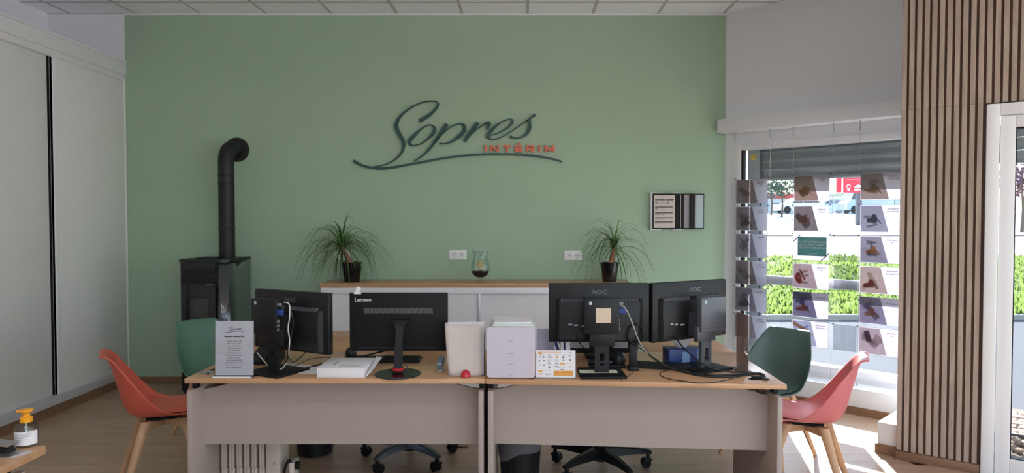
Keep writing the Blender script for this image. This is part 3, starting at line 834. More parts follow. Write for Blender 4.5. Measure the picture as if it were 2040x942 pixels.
# ================================================================ PALMS
def palm(x, y, label, rt, rb, h, trunk, n, spread, seed, drop, gloss_r):
    g = random.Random(seed)
    t = thing('potted_palm', label, 'potted plant', (x, y, SBZ), 0, 'ponytail palms on the sideboard')
    MB().lathe([(rb * .96, 0), (rb, .006), (rt, h), (rt - .008, h), (rt - .012, h - .02), (rb * .8, .02)], 32, cap=True).build('pot', GLOSSB, t)
    MB().lathe([(.001, h - .022), (rt - .011, h - .022), (rt - .012, h - .03)], 24, cap=False).build('soil', mat('potting soil', (52, 40, 34), .95, bump=.6, bscale=120), t)
    P = smooth_pts([Vector(q) for q in trunk], 5)
    MB().tube(P, [.026 - .012 * k / (len(P) - 1) for k in range(len(P))], 10).build('trunk', TRUNK, t)
    c = P[-1]
    m = MB()
    for k in range(n):
        a = g.uniform(0, 2 * math.pi)
        el = g.uniform(R(20), R(86)) if g.random() < .7 else g.uniform(R(-25), R(25))
        L = g.uniform(.24, .60) * spread
        d = Vector((math.cos(a) * math.cos(el), math.sin(a) * math.cos(el) * .75, math.sin(el)))
        L *= 1 - .33 * max(0, el) / R(90); pts = []; p = c + Vector((g.uniform(-.008, .008), g.uniform(-.008, .008), g.uniform(-.03, .015))); st_ = L / 9
        v_ = d.copy(); gr = g.uniform(.7, 1.25) * drop
        for q in range(10):
            pts.append(p.copy())
            p = p + v_ * st_
            v_ = (v_ + Vector((0, 0, -1)) * gr * (.17 + .05 * q)).normalized()
            if y + p.y > YB - .02: p.y = YB - .02 - y
            if p.z < .006: p.z = .006; v_.z = max(v_.z, 0)
        ws_ = [.0032, .0048, .0052, .005, .0046, .004, .0035, .0028, .002, .0009]
        mi = 1 if g.random() < .3 else 0
        rows = []
        for q, pt in enumerate(pts):
            tn = (pts[min(q + 1, 9)] - pts[max(q - 1, 0)]).normalized()
            s_ = tn.cross(Vector((0, 0, 1)))
            s_ = s_.normalized() if s_.length > .05 else Vector((1, 0, 0))
            up = s_.cross(tn)
            rows.append(m.ring([pt - s_ * ws_[q], pt + up * -.0016, pt + s_ * ws_[q]]))
        for A, B in zip(rows, rows[1:]):
            m.face([A[0], A[1], B[1], B[0]], mi); m.face([A[1], A[2], B[2], B[1]], mi)
    o = m.build('foliage', [LEAF, LEAF2], t, smooth=60, recalc=False); o['kind'] = 'stuff'
q = PZ(701, 560, SBZ)
palm((701 - CX) / FPX * 6.13, 6.12, 'large ponytail palm in black pot at the left of the sideboard', .094, .07, .178, [(.0, 0, .15), (-.03, -.01, .21), (-.07, -.015, .275), (-.085, -.01, .315)], 135, 1.08, 5, 1.0, 0)
palm((1214.5 - CX) / FPX * 6.13, 6.12, 'smaller ponytail palm in black pot at the right of the sideboard', .087, .062, .175, [(.0, 0, .15), (.02, -.01, .2), (.036, -.01, .27), (.04, -.005, .31)], 80, 1.02, 11, 1.1, 0)

# ================================================================ GLASS GOBLET
gx = PY(957, 550, 6.07).x
gb = thing('glass_goblet', 'large footed glass goblet with gold emblem and dark gravel inside', 'glass', (gx, 6.07, SBZ))
prof = [(.052, .0), (.055, .003), (.04, .008), (.016, .014), (.013, .022), (.016, .034), (.04, .046), (.066, .066), (.081, .092), (.085, .113), (.082, .15), (.073, .195), (.066, .225), (.068, .25), (.073, .285)]
MB().lathe(prof + [(r - .0025, z) for r, z in reversed(prof[7:])] + [(.03, .045)], 36, cap=False).build('bowl', glass('goblet glass', (246, 249, 248), .03), gb)
MB().lathe([(.071, .2835), (.0745, .286), (.0735, .289), (.071, .287)], 36, cap=False).build('rim', mat('glass rim', (205, 214, 212), .2), gb)
m = MB(); g = random.Random(2)
m.lathe([(.001, .044), (.03, .046), (.06, .066), (.074, .088), (.076, .094), (.05, .098), (.001, .099)], 24, cap=False)
for k in range(60):
    a = g.uniform(0, 6.3); r = .072 * math.sqrt(g.random())
    m.lathe([(.001, -.004), (.005, 0), (.001, .005)], 5, g.choice((0, 0, 1, 2)), (r * math.cos(a), r * math.sin(a), .098), cap=False)
o = m.build('gravel', [mat('black gravel', (26, 22, 28), .4, var=.3, scale=200), mat('violet gravel', (70, 60, 90), .4), mat('grey gravel', (120, 116, 122), .4)], gb); o['kind'] = 'stuff'
GOLD = mat('gold print', (196, 158, 84), .4, .4)
m = MB()
def gcurve(x0, x1, z0, z1, r):
    n = 5
    for k in range(n):
        a0 = x0 + (x1 - x0) * k / n; a1 = x0 + (x1 - x0) * (k + 1) / n
        f_ = lambda a, z: Vector((r * math.sin(a / r), -r * math.cos(a / r), z))
        m.face(m.ring([f_(a0, z0), f_(a1, z0), f_(a1, z1), f_(a0, z1)]))
gcurve(-.026, .026, .118, .122, .0852); gcurve(-.024, .024, .126, .131, .0850); gcurve(-.024, -.019, .131, .160, .0845); gcurve(.019, .024, .131, .160, .0845)
gcurve(-.032, .032, .160, .165, .083); gcurve(-.024, .024, .165, .171, .0822); gcurve(-.014, .014, .171, .184, .080); gcurve(-.015, -.009, .184, .190, .0785); gcurve(.003, .009, .184, .192, .0785)
gcurve(-.012, .012, .140, .145, .0848); gcurve(-.009, .009, .150, .154, .084); gcurve(-.034, -.030, .104, .118, .0855); gcurve(.030, .034, .104, .118, .0855)
m.build('emblem', GOLD, gb, smooth=0, recalc=False)

# ================================================================ DESKS
DZ = .74
def desk(label, poly, legs, panel, cat='desk'):
    t = thing('office_desk', label, cat, (poly[0][0], poly[0][1], 0))
    ox, oy = poly[0]
    m = MB().prism([(x - ox, y - oy, DZ - .025) for x, y in poly], (0, 0, .025))
    es = [e for e in m.bm.edges]
    bmesh.ops.bevel(m.bm, geom=es, offset=.0025, segments=2, affect='EDGES', profile=.5)
    m.build('desk_top', DESKW, t)
    for x0, x1, y0, y1 in legs:
        MB().box(x0 - ox, x1 - ox, y0 - oy, y1 - oy, 0, .675, bev=.002).build('leg_panel', WHITE_GREY, t)
        MB().box((x0 + x1) / 2 - ox - .012, (x0 + x1) / 2 - ox + .012, y0 - oy + .06, y0 - oy + .10, .675, DZ - .025).box((x0 + x1) / 2 - ox - .012, (x0 + x1) / 2 - ox + .012, y1 - oy - .10, y1 - oy - .06, .675, DZ - .025).build('spacer', BLACKM, t, smooth=0)
    (xa, ya), (xb, yb), z0 = panel
    zt = DZ - .03
    prof = [(0, z0), (1, z0), (1, .652), (.955, .665), (.84, zt), (.16, zt), (.045, .665), (0, .652)]
    m = MB().prism([(xa - ox + (xb - xa) * k, ya - oy + (yb - ya) * k, z) for k, z in prof], (0, .018, 0))
    m.build('modesty_panel', WHITE_GREY, t, smooth=0)
    return t
desk('left oak topped desk with white panel front, radiator beneath it', [(-1.709, 3.423), (-.189, 3.415), (-.189, 4.15), (-1.709, 4.15)],
     [(-1.700, -1.675, 3.425, 4.05), (-.226, -.200, 3.425, 4.05)], ((-1.6745, 3.557), (-.2265, 3.557), .3625))
desk('right oak topped desk with white panel front, waste basket beneath it', [(-.187, 3.412), (1.283, 3.297), (1.283, 4.10), (-.187, 4.15)],
     [(-.178, -.150, 3.425, 4.05), (1.243, 1.268, 3.31, 4.0)], ((-.1495, 3.55), (1.2425, 3.44), .368))
def side_desk(x0, x1, y0, y1, label):
    t = thing('side_desk', label, 'desk', (x0, y0, 0))
    MB().box(0, x1 - x0, 0, y1 - y0, DZ - .025, DZ - .0005, bev=.0025).build('desk_top', DESKW, t)
    for a in (.05, x1 - x0 - .05):
        MB().tube([(a, y1 - y0 - .06, 0), (a, y1 - y0 - .06, DZ - .025)], .02, 12).build('leg_post', GREYMETAL, t)
    MB().box(.05, x1 - x0 - .05, .0, y1 - y0 - .08, DZ - .06, DZ - .025).build('support_rail', GREYMETAL, t, smooth=0)
    return t
side_desk(-1.709, -1.06, 4.153, 4.90, 'oak topped return desk behind the left desk')
side_desk(.76, 1.283, 4.135, 4.90, 'oak topped return desk behind the right desk')
nd = thing('office_desk', 'corner of another oak topped desk at the lower left of the photo', 'desk', (-1.70, 2.41, 0))
MB().box(-1.4, 0, -.75, 0, DZ - .030, DZ, bev=.0025).build('desk_top', DESKW, nd)
MB().box(-.075, -.045, -.72, -.04, 0, .665, bev=.002).build('leg_panel', WHITE_GREY, nd)
MB().box(-1.30, -.075, -.12, -.10, .25, .665).build('modesty_panel', WHITE_GREY, nd, smooth=0)
MB().box(-.07, -.05, -.14, -.10, .665, DZ - .03).box(-.07, -.05, -.60, -.56, .665, DZ - .03).build('spacer', BLACKM, nd, smooth=0)

# ================================================================ SHELL CHAIRS (local +x is forward)
def shell_surface():
    pr = smooth_pts([(.222, 0, .425), (.205, 0, .450), (.07, 0, .442), (-.07, 0, .428), (-.155, 0, .436), (-.195, 0, .49), (-.222, 0, .59), (-.248, 0, .69), (-.268, 0, .765), (-.290, 0, .795), (-.318, 0, .798)], 3)
    W = smooth_pts([(.165, 0, 0), (.195, 0, .01), (.222, 0, .03), (.230, 0, .07), (.228, 0, .135), (.225, 0, .165), (.212, 0, .13), (.187, 0, .075), (.162, 0, .03), (.146, 0, .008), (.128, 0, 0)], 3)
    rim = smooth_pts([(.212, 0, .432), (.200, 0, .456), (.10, 0, .456), (.02, 0, .470), (-.045, 0, .513), (-.10, 0, .575), (-.152, 0, .645), (-.203, 0, .715), (-.248, 0, .772), (-.285, 0, .798), (-.318, 0, .798)], 3)
    return pr, W, rim
PR, WL, RM = shell_surface()
NV = len(PR) - 1
def shell_pt(u, v, dz=0.0):
    k = min(int(v * NV), NV - 1); f_ = v * NV - k
    p = PR[k].lerp(PR[k + 1], f_); w = WL[k].lerp(WL[k + 1], f_)
    a = PR[min(k + 1, NV)] - PR[max(k, 0)]; t_ = a.normalized()
    n = Vector((t_.z, 0, -t_.x))
    s = (u - .5) * 2
    q = RM[k].lerp(RM[k + 1], f_)
    return p + (q - p) * abs(s) ** 2.4 + n * dz + Vector((0, s * w.x, 0))
def tulip_chair(label, m_, loc, rz, pad=True):
    t = thing('shell_chair', label, 'chair', loc, rz, 'plastic shell chairs at the desks')
    sh = MB().grid(lambda u, v: shell_pt(u, v), 16, 30).build('shell', m_, t, smooth=80, recalc=False)
    md = sh.modifiers.new('thick', 'SOLIDIFY'); md.thickness = .011; md.offset = -1
    md = sh.modifiers.new('round', 'SUBSURF'); md.levels = 1; md.render_levels = 1
    cu = MB().grid(lambda u, v: shell_pt(.06 + .88 * u, .055 + .36 * v, .006 + .026 * (1 - abs(2 * u - 1) ** 4) * (1 - abs(2 * v - 1) ** 6)), 14, 14).build('seat_pad', m_, t, smooth=80, recalc=False)
    for sx_, sy_ in ((1, 1), (1, -1), (-1, 1), (-1, -1)):
        top = Vector((.095 * sx_ - .005, .105 * sy_, .405)); bot = Vector((.215 * sx_ - .01, .215 * sy_, 0))
        mid = top.lerp(bot, .22)
        m = MB(); M0 = []
        for p, r1 in ((top, .026), (mid, .024), (bot, .014)):
            M0.append(m.ring([p + Vector((a * r1, b * r1 * .8, 0)) for a, b in ((-.5, -1), (.5, -1), (1, -.5), (1, .5), (.5, 1), (-.5, 1), (-1, .5), (-1, -.5))]))
        for A, B in zip(M0, M0[1:]):
            for k in range(8): m.face([A[k], A[(k + 1) % 8], B[(k + 1) % 8], B[k]])
        m.face(M0[0]); m.face(M0[-1][::-1])
        m.build('leg', BEECH, t, smooth=50)
    m = MB()
    for a in (1, -1):
        m.box(-.15, .15, -.014, .014, .352, .402, bev=.004, M=Matrix.Rotation(a * math.atan2(.105, .095), 4, 'Z'))
    m.build('cross_frame', BEECH, t)
    MB().box(-.10, .09, -.09, .09, .396, .412, bev=.004).build('mount', BLACKM, t)
    return t
tulip_chair('coral red shell chair facing the end of the left desk', SALMON, (-2.09, 3.95, 0), R(31))
tulip_chair('sage green shell chair standing before the black stove', SAGE, (-2.19, 4.86, 0), R(-37))
tulip_chair('dark green shell chair before the shop window', DARKG, (1.60, 4.44, 0), R(221))
tulip_chair('coral shell chair, backlight haze in its colour, facing the right desk end', CORAL_HAZE, (1.60, 3.84, 0), R(154))

# ================================================================ OFFICE SWIVEL CHAIRS
def swivel(label, loc, rz, m_arm, arm_r):
    t = thing('swivel_chair', label, 'office chair', loc, rz, 'swivel chairs behind the desks')
    MB().lathe([(.04, .06), (.052, .07), (.052, .145), (.036, .15), (.036, .19), (.026, .20), (.026, .42)], 20).build('gas_column', BLACK, t)
    am = None; wm = None
    for k in range(5):
        M = Matrix.Rotation(2 * math.pi * k / 5, 4, 'Z')
        if am is None:
            m = MB(); rows = []
            for x, w, z0, z1 in ((.035, .036, .085, .145), (.12, .032, .088, .140), (.22, .025, .092, .128), (.30, .021, .088, .112), (.325, .018, .086, .104)):
                rows.append(m.ring([(x, -w, z0), (x, w, z0), (x, w * .8, z1 - .006), (x, w * .55, z1), (x, -w * .55, z1), (x, -w * .8, z1 - .006)]))
            for A, B in zip(rows, rows[1:]):
                for q in range(6): m.face([A[q], A[(q + 1) % 6], B[(q + 1) % 6], B[q]])
            m.face(rows[0][::-1]); m.face(rows[-1])
            a = m.build('base_arm', m_arm, t, M, smooth=25); am = a.data
            c = MB().box(-.010, .010, -.008, .008, .03, .088).box(-.03, .022, -.028, .028, .045, .058, bev=.004).build('caster_fork', BLACK, a, Matrix.Translation((.305, 0, 0)))
            w = MB().lathe([(.004, -.026), (.026, -.026), (.029, -.022), (.029, -.010), (.026, -.006), (.026, .006), (.029, .010), (.029, .022), (.026, .026), (.004, .026)], 16, axis='y').build('caster_wheel', BLACKM, a, Matrix.Translation((.292, 0, .029)))
            cf = c.data; wm = w.data
        else:
            a = put('base_arm', am, t, M)
            put('caster_fork', cf, a, Matrix.Translation((.305, 0, 0))); put('caster_wheel', wm, a, Matrix.Translation((.292, 0, .029)))
    fab = mat('black chair fabric', (26, 26, 28), .9, bump=.4, bscale=500)
    MB().box(-.24, .24, -.25, .23, .43, .50, bev=.028, seg=3).build('seat', fab, t, Matrix.Rotation(-rz, 4, 'Z'))
    MB().box(-.22, .22, .24, .29, .56, .955, bev=.022, seg=3).build('backrest', fab, t, Matrix.Rotation(-rz, 4, 'Z'))
    MB().box(-.035, .035, .10, .30, .40, .425, bev=.005).box(-.035, .035, .285, .31, .40, .75, bev=.008).build('back_support', BLACK, t, Matrix.Rotation(-rz, 4, 'Z'))
    MB().box(-.07, .07, -.09, .11, .41, .432, bev=.004).build('mechanism', BLACK, t, Matrix.Rotation(-rz, 4, 'Z'))
    return t
swivel('black swivel chair with grey metal star base behind the left desk', (-.735, 4.36, 0), R(-119), mat('grey metal arm', (112, 116, 124), .3, .8), .33)
swivel('black swivel chair with black plastic star base behind the right desk', (.475, 4.17, 0), R(8), BLACK, .33)

# ================================================================ MONITORS (local -y is the back we see)
def aoc(label, cx_, cy_, rz, z0, z1, w, pcx, pc_m, variant):
    t = thing('monitor', label, 'monitor', (cx_, cy_, DZ), rz, 'monitors on the two desks')
    h = z1 - z0; zb = z0 - DZ
    PB = MATS['black plastic']
    MB().box(-w / 2, w / 2, -.012, .022, zb, zb + h, bev=.004).build('housing', PB, t)
    m = MB()
    def ringz(x, za, zc, y): return m.ring([(-x, y, za), (x, y, za), (x, y, zc), (-x, y, zc)])
    A = ringz(w / 2 - .035, zb + .008, zb + h - .082, -.0115); B = ringz(w / 2 - .05, zb + .012, zb + h - .098, -.034); C = ringz(w / 2 - .054, zb + .09, zb + h - .102, -.036)
    for P, Q in ((A, B), (B, C)):
        for k in range(4): m.face([P[k], P[(k + 1) % 4], Q[(k + 1) % 4], Q[k]])
    m.face(C)
    bmesh.ops.bevel(m.bm, geom=m.bm.edges[:], offset=.004, segments=2, affect='EDGES')
    m.build('back_cover', PB, t)
    m = MB(); n = 62
    for k in range(n):
        x = -w / 2 + .06 + (w - .12) * (k + .5) / n
        if abs(x) < .028: continue
        m.box(x - .0016, x + .0016, -.0365, -.018, zb + h - .0980, zb + h - .0800, mi=0)
    o = m.build('vent_grille', mat('vent bar', (88, 88, 93), .5), t, smooth=0); o['kind'] = 'stuff'
    text('lettering', 'ΛOC', .030, mat('dim logo', (92, 92, 96), .4), t, (0 if variant != 'r' else .03, -.0127, zb + h - .048), bold=.0012, sx=1.25)
    # neck, bracket and foot
    yn = -.125
    outer = [(-.036, 0), (.036, 0), (.036, .20), (-.036, .20)]
    m = MB()
    m.box(-.036, -.0125, yn - .01, yn + .012, .012, .21).box(.0125, .036, yn - .01, yn + .012, .012, .21).box(-.0125, .0125, yn - .01, yn + .012, .012, .052).box(-.0125, .0125, yn - .01, yn + .012, .115, .21)
    m.build('neck', BLACK if variant != 'r' else mat('grey neck', (70, 72, 78), .35), t, smooth=0)
    MB().lathe([(.0125, -.003), (.014, -.003), (.014, .003), (.0125, .003)], 20, 0, (0, yn - .01, .06), axis='y', cap=False).build('slot_ring', mat('dark trim', (50, 50, 53), .3), t)
    MB().box(-.065, .065, yn - .012, yn + .02, .150, .235, bev=.004).box(-.035, .035, yn + .015, -.034, .17, .30).build('bracket', BLACK if variant != 'r' else MATS['grey neck'], t)
    MB().box(-.118, .118, -.215, .01, 0, .014, bev=.006).build('base', BLACKM, t)
    # small computer hung on the bracket
    pw_, ph_ = .178, .182
    zc = .205 if variant != 'm' else .215
    pc = MB().box(pcx - pw_ / 2, pcx + pw_ / 2, yn - .028, yn + .008, zc, zc + ph_, bev=.003).build('mini_computer', pc_m, t)
    sx_ = pcx - pw_ / 2 + .024
    MB().box(sx_, sx_ + .015, yn - .0285, yn - .028, zc + ph_ - .03, zc + ph_ - .013).build('sticker', mat('pale sticker', (190, 200, 210), .5), pc, smooth=0)
    MB().box(pcx - pw_ / 2 + .004, pcx + pw_ / 2 - .004, yn - .0285, yn - .028, zc + .018, zc + .0195).build('seam', INK, pc, smooth=0)
    if variant == 'm':
        MB().box(-.035, .042, yn - .030, yn - .028, .275, .350).build('note', mat('beige note', (214, 192, 168), .8), t, smooth=0)
    # sockets at the right hand edge of the computer
    m = MB()
    xe = pcx + pw_ / 2
    if variant in ('l', 'm'):
        gp = mat('grey plug', (120, 118, 120), .4)
        MB().box(xe, xe + .022, yn - .02, yn - .005, zc + .150, zc + .165, bev=.001).build('plug', gp, pc)
        MB().box(xe, xe + .035, yn - .022, yn - .004, zc + .105, zc + .132, bev=.002).build('plug', BLUE, pc)
        for k in range(3): MB().box(xe, xe + .006, yn - .02, yn - .006, zc + .02 + k * .022, zc + .034 + k * .022).build('port', gp, pc, smooth=0)
    m = MB()
    for x0, x1, z in ((-.165, -.145, .032), (-.135, -.115, .028), (-.095, -.068, .024)):
        m.box(x0, x1, -.0375, -.0355, zb + z + .06, zb + z + .068)
    m.build('port_label', mat('port label', (168, 168, 172), .5), t, smooth=0)
    return t
aoc('black monitor turned right, small computer on its stand and white cable', -1.2415, 3.655, R(-27.5), .838, 1.159, .54, -.045, BLACK, 'l')
aoc('black monitor with beige note on its back', (1193.5 - CX) / FPX * 3.62, 3.62, R(1), .893, 1.204, .532, -.004, BLACK, 'm')
aoc('black monitor turned left with grey computer on its stand', .915, 3.75, R(29.3), .885, 1.203, .535, .035, mat('grey computer', (84, 86, 93), .35), 'r')

lx, ly = -.664, 3.64
ln = thing('monitor', 'wide flat black monitor on round foot with red ring', 'monitor', (lx, ly, DZ), 0, 'monitors on the two desks')
w, zb, h = .522, .10, .31
MB().box(-w / 2, w / 2, -.014, .018, zb, zb + h, bev=.003).build('housing', BLACKM, ln)
m = MB()
x0, x1 = -w / 2 + .075, w / 2 - .078
n = 58
for k in range(n):
    x = x0 + (x1 - x0) * k / n
    m.prism([(x, -.0150, zb + h - .079), (x + .0028, -.0150, zb + h - .079), (x + .0068, -.0150, zb + h - .108), (x + .004, -.0150, zb + h - .108)], (0, .0012, 0))
o = m.build('vent_grille', mat('grey vent', (112, 110, 112), .5), ln, smooth=0); o['kind'] = 'stuff'
text('lettering', 'Lenovo', .030, mat('silver print', (205, 203, 205), .4), ln, (-w / 2 + .027, -.0145, zb + h - .036), align='LEFT', bold=.0006)
MB().box(-w / 2 + .05, w / 2 - .05, -.0145, -.0135, zb + .018, zb + .020).build('seam', mat('dark seam', (60, 60, 62), .4), ln, smooth=0)
by = 3.515 - ly; bx = -.648 - lx
MB().lathe([(.001, 0), (.116, 0), (.119, .003), (.117, .007), (.03, .011), (.001, .011)], 48, 0, (bx, by, 0), cap=False).build('base', mat('dark round base', (16, 17, 17), .28), ln)
m = MB()
rows = []
for y, z, hw_ in ((by, .008, .022), (by + .02, .10, .0205), (by + .05, .20, .019), (by + .065, .245, .02)):
    rows.append(m.ring([(bx - hw_, y - .014, z), (bx + hw_, y - .014, z), (bx + hw_, y + .014, z), (bx - hw_, y + .014, z)]))
for A, B in zip(rows, rows[1:]):
    for k in range(4): m.face([A[k], A[(k + 1) % 4], B[(k + 1) % 4], B[k]])
m.face(rows[0][::-1]); m.face(rows[-1])
bmesh.ops.bevel(m.bm, geom=m.bm.edges[:], offset=.004, segments=2, affect='EDGES')
m.build('neck', BLACK, ln)
m = MB().prism([(bx - .02, by + .055, .225), (bx + .02, by + .055, .225), (bx + .036, by + .06, .268), (bx - .036, by + .06, .268)], (0, .05, 0)).box(bx - .048, bx + .048, by + .055, by + .11, .262, .272)
m.build('hinge', BLACK, ln, smooth=0)
MB().lathe([(.028, 0), (.031, .004), (.031, .010), (.027, .014)], 28, 0, (bx, by + .004, .020), cap=False).build('red_ring', RED, ln)
MB().tube(smooth_pts([(bx + .035, by + .03, .012), (bx + .045, by + .03, .03), (bx + .04, by + .03, .042), (bx + .03, by + .03, .035)], 4), .003, 6).build('cable_clip', mat('dark grey clip', (70, 66, 64), .5), ln)
# white paper tag on the top edge
q = PY(714, 584, ly - .005)
tg = MB()
tg.prism([(q.x - lx + a, -.016, q.z - DZ + b) for a, b in [(-.022, -.004), (.016, -.004), (.016, .004), (.004, .008), (.012, .016), (.014, .030), (.002, .036), (-.010, .034), (-.008, .018), (-.020, .006)]], (0, .012, 0))
tg.build('paper_tag', PAPER, ln, smooth=0)

# screen standing low behind the middle monitor
q0 = PY(1126, 702, 3.95); q1 = PY(1268, 702, 3.95)
bm_ = thing('monitor', 'low black monitor with silver stickers behind the one with the note', 'monitor', ((q0.x + q1.x) / 2, 3.95, DZ), 0, 'monitors on the two desks')
hw = (q1.x - q0.x) / 2
MB().box(-hw, hw, -.015, .02, q0.z - DZ, .36, bev=.004).build('housing', BLACKM, bm_)
MB().box(-.09, .09, -.06, .09, 0, .010, bev=.004).box(-.03, .03, .0, .018, .008, .10).build('base', BLACKM, bm_)
SILV = mat('silver sticker', (150, 150, 154), .35, .3)
for pa, pb in ((1133, 1174), (1221, 1251)):
    a = PY(pa, 693, 3.935); b = PY(pb, 681, 3.935)
    MB().box(a.x - bm_.location.x, b.x - bm_.location.x, -.0165, -.015, a.z - DZ, b.z - DZ).build('sticker', SILV, bm_, smooth=0)
# upright stand with coiled cable
q = PZ(1261, 737, DZ)
hs = thing('headset_stand', 'slim black upright stand with looped cable behind the front monitors', 'stand', (q.x, q.y, DZ))
MB().box(-.028, .028, -.03, .035, 0, .022, bev=.005).build('base', BLACK, hs)
MB().box(-.021, .021, -.012, .012, .02, .15, bev=.003).box(-.026, .026, -.016, .016, .14, .235, bev=.01).build('post', BLACK, hs)
lpz = PY(1266, 665, q.y - .03)
m = MB()
for k in range(3):
    m.tube([(lpz.x - q.x + (.034 + .004 * k) * math.cos(a), -.03 - .004 * k, lpz.z - DZ + (.060 - .004 * k) * math.sin(a)) for a in [2 * math.pi * i / 28 for i in range(28)]], .0022, 6, closed=True)
m.build('cable_loop', RUBBER, hs)

# ================================================================ KEYBOARDS, MOUSE, PHONE, WEBCAM
def keyboard(label, loc, rz, w, d, group=None):
    t = thing('keyboard', label, 'keyboard', loc, rz, 'black keyboards on the desks')
    m = MB().prism([(-w / 2, -d / 2, 0), (-w / 2, d / 2, 0), (-w / 2, d / 2, .010), (-w / 2, -d / 2, .024)], (w, 0, 0))
    bmesh.ops.bevel(m.bm, geom=m.bm.edges[:], offset=.002, segments=2, affect='EDGES')
    m.build('case', BLACK, t)
    for r in range(5):
        m = MB(); nk = 20
        for k in range(nk):
            if r == 0 and 4 < k < 10: continue
            x = -w / 2 + .012 + (w - .024) * (k + .5) / nk; y = d / 2 - .016 - r * (d - .03) / 5
            z = .010 + .014 * (d / 2 - y) / d
            kw = (w - .024) / nk * .43
            m.box(x - kw, x + kw, y - .0075, y + .0075, z, z + .006)
        o = m.build('key_row', BLACKM, t, smooth=0)
    return t
a = PZ(800, 727, DZ)
keyboard('flat black keyboard behind the monitor with round foot', (-.80, 3.86, DZ), R(0), .44, .135)
q = PZ(1308, 731, DZ)
keyboard('black keyboard lying right of the middle monitor', (q.x + .03, q.y + .0, DZ), R(-14), .30, .13)
q = PZ(694, 721, DZ)
wc = thing('webcam', 'small round black webcam on flat foot behind the white box', 'webcam', (q.x, q.y + .06, DZ))
MB().box(-.04, .03, -.025, .025, 0, .012, bev=.005).build('foot', BLACKM, wc)
MB().lathe([(.001, .008), (.026, .014), (.032, .032), (.030, .052), (.02, .068), (.001, .074)], 20, cap=False).build('head', mat('dark grey plastic', (48, 46, 44), .5), wc)
q = PZ(1228, 732, DZ)
ph = thing('desk_phone', 'black desk phone with round speaker head behind the middle monitor', 'telephone', (q.x, q.y + .02, DZ))
MB().box(-.15, .05, -.05, .06, 0, .018, bev=.007).build('base', BLACKM, ph)
MB().box(-.15, -.02, -.035, .03, .016, .042, bev=.010).build('handset', BLACK, ph)
MB().lathe([(.001, .012), (.036, .018), (.042, .04), (.038, .062), (.025, .078), (.001, .084)], 22, 0, (.012, 0, 0), cap=False).build('speaker_head', BLACK, ph)
q = PZ(519, 733, DZ)
hp = thing('desk_phone', 'black desk phone half hidden behind the calendar sheet', 'telephone', (q.x - .03, q.y + .16, DZ))
MB().prism([(-.07, -.08, 0), (-.07, .09, 0), (-.07, .09, .075), (-.07, -.08, .02)], (.15, 0, 0)).build('base', BLACK, hp, smooth=0)
MB().tube(smooth_pts([(.0, .09, .098), (.02, .03, .096), (.045, -.05, .055), (.055, -.085, .035)], 5), [.026, .022, .019, .017, .016, .015, .015, .015, .016, .016, .017, .018, .02, .022, .024, .022][:16], 10).build('handset', BLACKM, hp)

# ================================================================ PAPERS, BOXES, HOLDERS ON THE DESKS
# calendar in an acrylic stand
a = PY(428, 752, 3.47); b = PY(508.5, 638, 3.50)
cal = thing('sign_holder', 'clear upright holder with white calendar sheet at the left end of the desk', 'sign holder', ((a.x + b.x) / 2, 3.47, DZ))
wS = (b.x - a.x); hS = b.z - DZ
tilt = Matrix.Rotation(R(-2), 4, 'X')
MB().box(-wS / 2, wS / 2, .0, .0018, .004, hS + .002).build('acrylic_sheet', ACRYL, cal, tilt, smooth=0)
MB().box(-wS / 2 - .01, wS / 2 + .012, -.028, .065, 0, .004, bev=.001).build('acrylic_foot', glass('acrylic edge', (236, 238, 240), .25), cal)
MB().box(-wS / 2, wS / 2 - .004, -.030, -.026, .0, .0055).build('front_lip', mat('bright acrylic lip', (236, 236, 238), .2), cal, smooth=0)
sh = MB().box(-wS / 2 + .001, wS / 2 - .001, .0022, .003, .006, hS).build('sheet', PAPER, cal, tilt, smooth=0)
sh2 = sh
def shtext(body, size, z, parent, x=0.0, m_=INK, **kw): return text('lettering', body, size, m_, parent, (x, -.0004, z), ext=.0001, **kw)
shtext('Calendrier des paies 2024', .0098, hS * .72, cal, M=tilt @ FACE, bold=.0004, res=1)
lines = ['Vendredi 12 janvier 2024', 'Mardi 13 février 2024', 'Mardi 12 mars 2024', 'Vendredi 12 avril 2024', 'Mardi 14 mai 2024', 'Mercredi 12 juin 2024', 'Vendredi 12 juillet 2024', 'Lundi 12 août 2024', 'Jeudi 12 septembre 2024', 'Vendredi 11 octobre 2024', 'Mercredi 13 novembre 2024', 'Jeudi 12 décembre 2024', 'Vendredi 10 janvier 2025']
for k, s in enumerate(lines): shtext(s, .0078, hS * (.635 - k * .0425), cal, M=tilt @ FACE, res=1)
tg = [o for o in cal.children if o.name.startswith('lettering')]
for o in tg:
    zz = o.matrix_local.translation.z
    o.matrix_local = tilt @ Matrix.Translation((0, -.0004, zz)) @ FACE
m = MB()
kx = .098 / 416; 
def mini(px, py): return ((px - 912) * kx, hS * .845 - (py - 270) * kx)
for pts in ([(836, 242), (858, 230), (875, 210), (858, 201), (825, 215), (793, 245), (800, 275), (805, 295), (780, 322), (750, 332)],
            [(705, 322), (740, 335), (800, 329), (900, 313), (1000, 308), (1120, 322)],
            [(855, 250), (825, 268), (815, 285), (835, 290), (860, 270), (866, 252), (855, 250)],
            [(890, 247), (865, 285), (825, 322)], [(868, 280), (895, 255), (918, 245), (925, 262), (900, 285), (875, 286)],
            [(950, 246), (925, 282)], [(930, 275), (960, 248), (975, 248)], [(980, 270), (1010, 258), (1020, 240), (990, 248), (972, 272), (985, 277), (1060, 235)], [(1055, 240), (1056, 258), (1040, 275), (1016, 272)]):
    S = smooth_pts([(*mini(*p), 0) for p in pts], 3)
    m.ribbon([(p.x, p.y) for p in S], [.0014] * len(S), -.0002, .0006, lambda x, z, y: Vector((x, y, z)))
